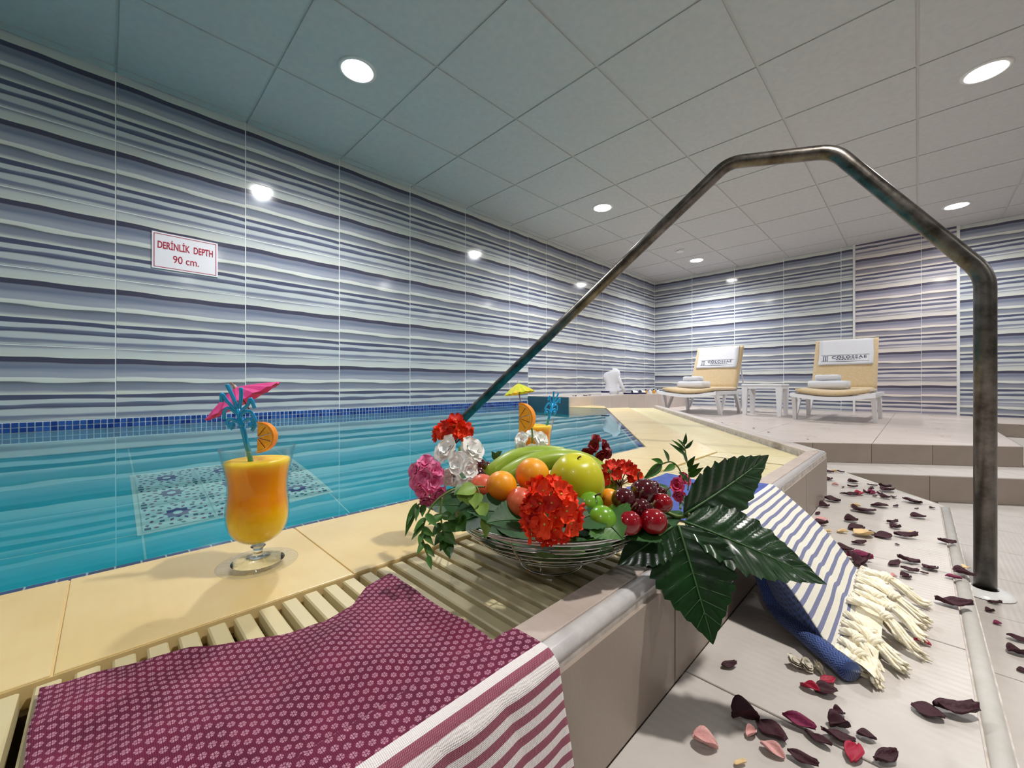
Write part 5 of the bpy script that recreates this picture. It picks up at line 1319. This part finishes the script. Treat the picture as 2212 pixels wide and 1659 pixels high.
    # folded towels
    for (w_, d_, hh, z_, nm, dx) in ((.30,.26,.080,0,'large',0),(.185,.16,.058,.079,'small',-.01)):
        a = MB(); cxx = cx0+.05+w_/2+(.06 if nm == 'small' else 0)+dx; cy = yf+.42; zb_ = zt+.032+z_; r_ = hh/2
        n = 14; sec = []
        for k in range(n+1): an = -pi/2+pi*k/n; sec.append((d_/2-r_+r_*cos(an), r_+r_*sin(an)))
        sec = [(-p[0], p[1]) for p in sec[::-1]][::-1] and [( -q_[0], q_[1]) for q_ in sec[::-1]] + []
        ring_ = [(d_/2-r_+r_*cos(-pi/2+pi*k/n), r_+r_*sin(-pi/2+pi*k/n)) for k in range(n+1)]+[(-d_/2+r_+r_*cos(pi/2+pi*k/n), r_+r_*sin(pi/2+pi*k/n)) for k in range(n+1)]
        N_ = len(ring_); vs = []; sl = 9
        for i in range(sl+1):
            f = i/sl; sq = 1-.10*abs(2*f-1)**6
            for q, (yy, zz) in enumerate(ring_): vs.append((cxx-w_/2+w_*f, cy+yy*sq, zb_+r_+(zz-r_)*sq+.0015*sin(q*1.3+i)))
        a.add(vs, [(i*N_+j, (i+1)*N_+j, (i+1)*N_+(j+1)%N_, i*N_+(j+1)%N_) for i in range(sl) for j in range(N_)]+[tuple(range(N_)), tuple(range(sl*N_, (sl+1)*N_))[::-1]])
        tag(obj('folded_towel', a, M['towel'], None, True, origin=(cxx, cy, zb_)), '%s white folded towel %s the %s lounger' % (nm, 'lying on the seat of' if nm == 'large' else 'on top of the larger one on', side), 'towel', 'folded towels on the loungers')
lounger(-2.11, -1.49, 4.50, 'left white lounger with tan cushion near the far corner')
lounger(-.835, -.245, 4.48, 'right white lounger with tan cushion in front of the white tile strip')
def side_table(x0, x1, y0, y1, label):
    t = thing('side_table', label, 'table', ((x0+x1)/2, (y0+y1)/2, ZPLAT)); zt = ZPLAT+.335
    a = MB(); a.prism(ccw([(x0,y0),(x1,y0),(x1,y1),(x0,y1)]), zt-.018, zt, bev=.006); obj('table_top', a, M['white'], t)
    for (A, B) in (((x0+.01,y0+.008),(x1-.01,y0+.014)), ((x0+.01,y1-.014),(x1-.01,y1-.008)), ((x0+.008,y0+.01),(x0+.014,y1-.01)), ((x1-.014,y0+.01),(x1-.008,y1-.01))):
        a = MB(); a.box((A[0],A[1],zt-.05), (B[0],B[1],zt-.018)); obj('apron', a, M['white'], t)
    for xs, sx_ in ((x0+.03,-1),(x1-.03,1)):
        for ys, sy in ((y0+.03,-1),(y1-.03,1)):
            a = MB(); top = [(xs-.028,ys-.028),(xs+.028,ys-.028),(xs+.028,ys+.028),(xs-.028,ys+.028)]; ox, oy = sx_*.004, sy*.004; b_ = [(xs+ox-.017,ys+oy-.017),(xs+ox+.017,ys+oy-.017),(xs+ox+.017,ys+oy+.017),(xs+ox-.017,ys+oy+.017)]
            a.add([(p[0],p[1],zt-.03) for p in top]+[(p[0],p[1],ZPLAT) for p in b_], [(0,1,2,3),(7,6,5,4),(1,0,4,5),(2,1,5,6),(3,2,6,7),(0,3,7,4)]); obj('leg', a, M['white'], t)
side_table(-1.36, -.985, 4.90, 5.24, 'square white plastic side table between the two loungers')

# ------------------------------------------------------------------ things on the ledge by the corner
def onledge(u, v, z=-.131): return onz(u, v, z)
# white towel folded into a stand-up figure
base = Vector((-2.80, 4.62, -.131))
tt = thing('towel_figure', 'white towel folded upright on the ledge by the left wall', 'towel', tuple(base))
a = MB(); n = 28; lv = [(0,.085,.065),(.04,.105,.075),(.09,.088,.062),(.14,.080,.055),(.19,.100,.058),(.24,.112,.060),(.285,.100,.052),(.31,.060,.030),(.318,.0,.0)]
vs = []; 
for i in range((len(lv)-1)*3+1):
    f = i/3; k = min(int(f), len(lv)-2); g = f-k; z = lv[k][0]+(lv[k+1][0]-lv[k][0])*g; rx = lv[k][1]+(lv[k+1][1]-lv[k][1])*g; ry = lv[k][2]+(lv[k+1][2]-lv[k][2])*g
    for j in range(n):
        an = 2*pi*j/n; q = 1+.10*sin(3*an+z*18)+.06*sin(7*an+z*30); vs.append(base+CAMR*(cos(an)*rx*q-.02*z/.3+ (.03*(z/.3)))+CAMF*(sin(an)*ry*q)+UP*(z+.022*cos(an)*z/.3))
R_ = (len(lv)-1)*3+1
a.add(vs, [(i*n+j, i*n+(j+1)%n, (i+1)*n+(j+1)%n, (i+1)*n+j) for i in range(R_-1) for j in range(n)]); obj('twisted_body', a, M['towel'], tt, True)
a = MB(); a.tube([base+CAMR*.07+UP*.27-CAMF*.03, base+CAMR*.10+UP*.16-CAMF*.05, base+CAMR*.155+UP*.02-CAMF*.06], [.016,.020,.024], 10); obj('loose_end', a, M['towel'], tt, True)
M['navyP'] = P('navy_plastic', srgb(30,32,84), .4); M['amber'] = P('amber_liquid', srgb(214,150,30), .15, coat=.6); M['black'] = P('black_plastic', srgb(28,26,30), .4)
def box_item(p, L_, W_, H_, cap, label):
    t = thing('amenity_box', label, 'box', tuple(p)); a = MB(); a.box((p.x-L_/2,p.y-W_/2,p.z),(p.x+L_/2,p.y+W_/2,p.z+H_*.6)); obj('box_body', a, M['white'], t)
    a = MB(); a.box((p.x-L_/2-.002,p.y-W_/2-.002,p.z+H_*.6),(p.x+L_/2+.002,p.y+W_/2+.002,p.z+H_)); obj('box_lid', a, cap, t)
box_item(Vector((-2.66, 4.25, -.131)), .08, .05, .045, M['navyP'], 'small white box with navy lid left of the towel figure')
def sandal(p, ang, label):
    t = thing('slipper', label, 'slipper', tuple(p)); Mx = Matrix.Translation(p) @ Matrix.Rotation(ang, 4, 'Z')
    a = MB(); pl_ = [(.11*cos(q*pi/10)*(1 if cos(q*pi/10) > 0 else .95), .040*sin(q*pi/10)*(1.1 if cos(q*pi/10) > 0 else .85)) for q in range(20)]; a.prism(pl_, 0, .018, bev=.003); a.v = [tuple(Mx @ Vector(q)) for q in a.v]; obj('sole', a, M['navyP'], t)
    a = MB(); rows_ = [[Mx @ Vector((.01+.065*i/5, .042*cos(pi*j/10), .016+.040*sin(pi*j/10)*(1-.3*i/5))) for j in range(11)] for i in range(6)]; a.grid(rows_); o = obj('strap', a, M['white'], t, True); md = o.modifiers.new('thick', 'SOLIDIFY'); md.thickness = .004
sandal(Vector((-2.62, 4.80, -.131)), .9, 'navy slipper with white strap on the ledge right of the towel figure')
sandal(Vector((-2.60, 4.98, -.131)), 1.2, 'second navy slipper with white strap, nearer the bottles')
def bottle(p, mat, cap, label):
    t = thing('small_bottle', label, 'bottle', tuple(p)); a = MB(); a.lathe([(0,0),(.020,0),(.021,.004),(.021,.034),(.016,.042),(.009,.046),(0,.046)], 16, c=p); obj('bottle_body', a, mat, t, True)
    a = MB(); a.lathe([(.010,.046),(.010,.060),(0,.060)], 14, c=p); obj('cap', a, cap, t)
yy = 5.06
for k, (mt, cp_, lab) in enumerate([('amber','black','amber bottle with black cap next to the slippers'), ('towel','white','white jar between the two amber bottles'), ('amber','black','second amber bottle with black cap'), ('white','black','white bottle right of the amber ones')]):
    bottle(Vector((-2.60-.01*k, 5.16+.14*k, -.131)), M[mt], M[cp_], lab)
for k in range(9):
    o = bpy.data.objects.new('rose_petal', PME['d'][k % 6]); COL.objects.link(o); o.location = (-2.60+.03*sin(k*2.1), 5.70+.07*k if k > 2 else 3.55+.16*k, -.1305); o.rotation_euler = (0,0,k); o.scale = (.05,.05,.05)
    tag(o, 'tiny dark petal on the ledge near the far corner' if k > 2 else 'tiny dark petal on the near end of the ledge', 'rose petal', 'petals on the ledge')

# ------------------------------------------------------------------ lift everything so that the lower floor is z = 0
for o in list(bpy.data.objects):
    if o.parent is None: o.location.z += EYE
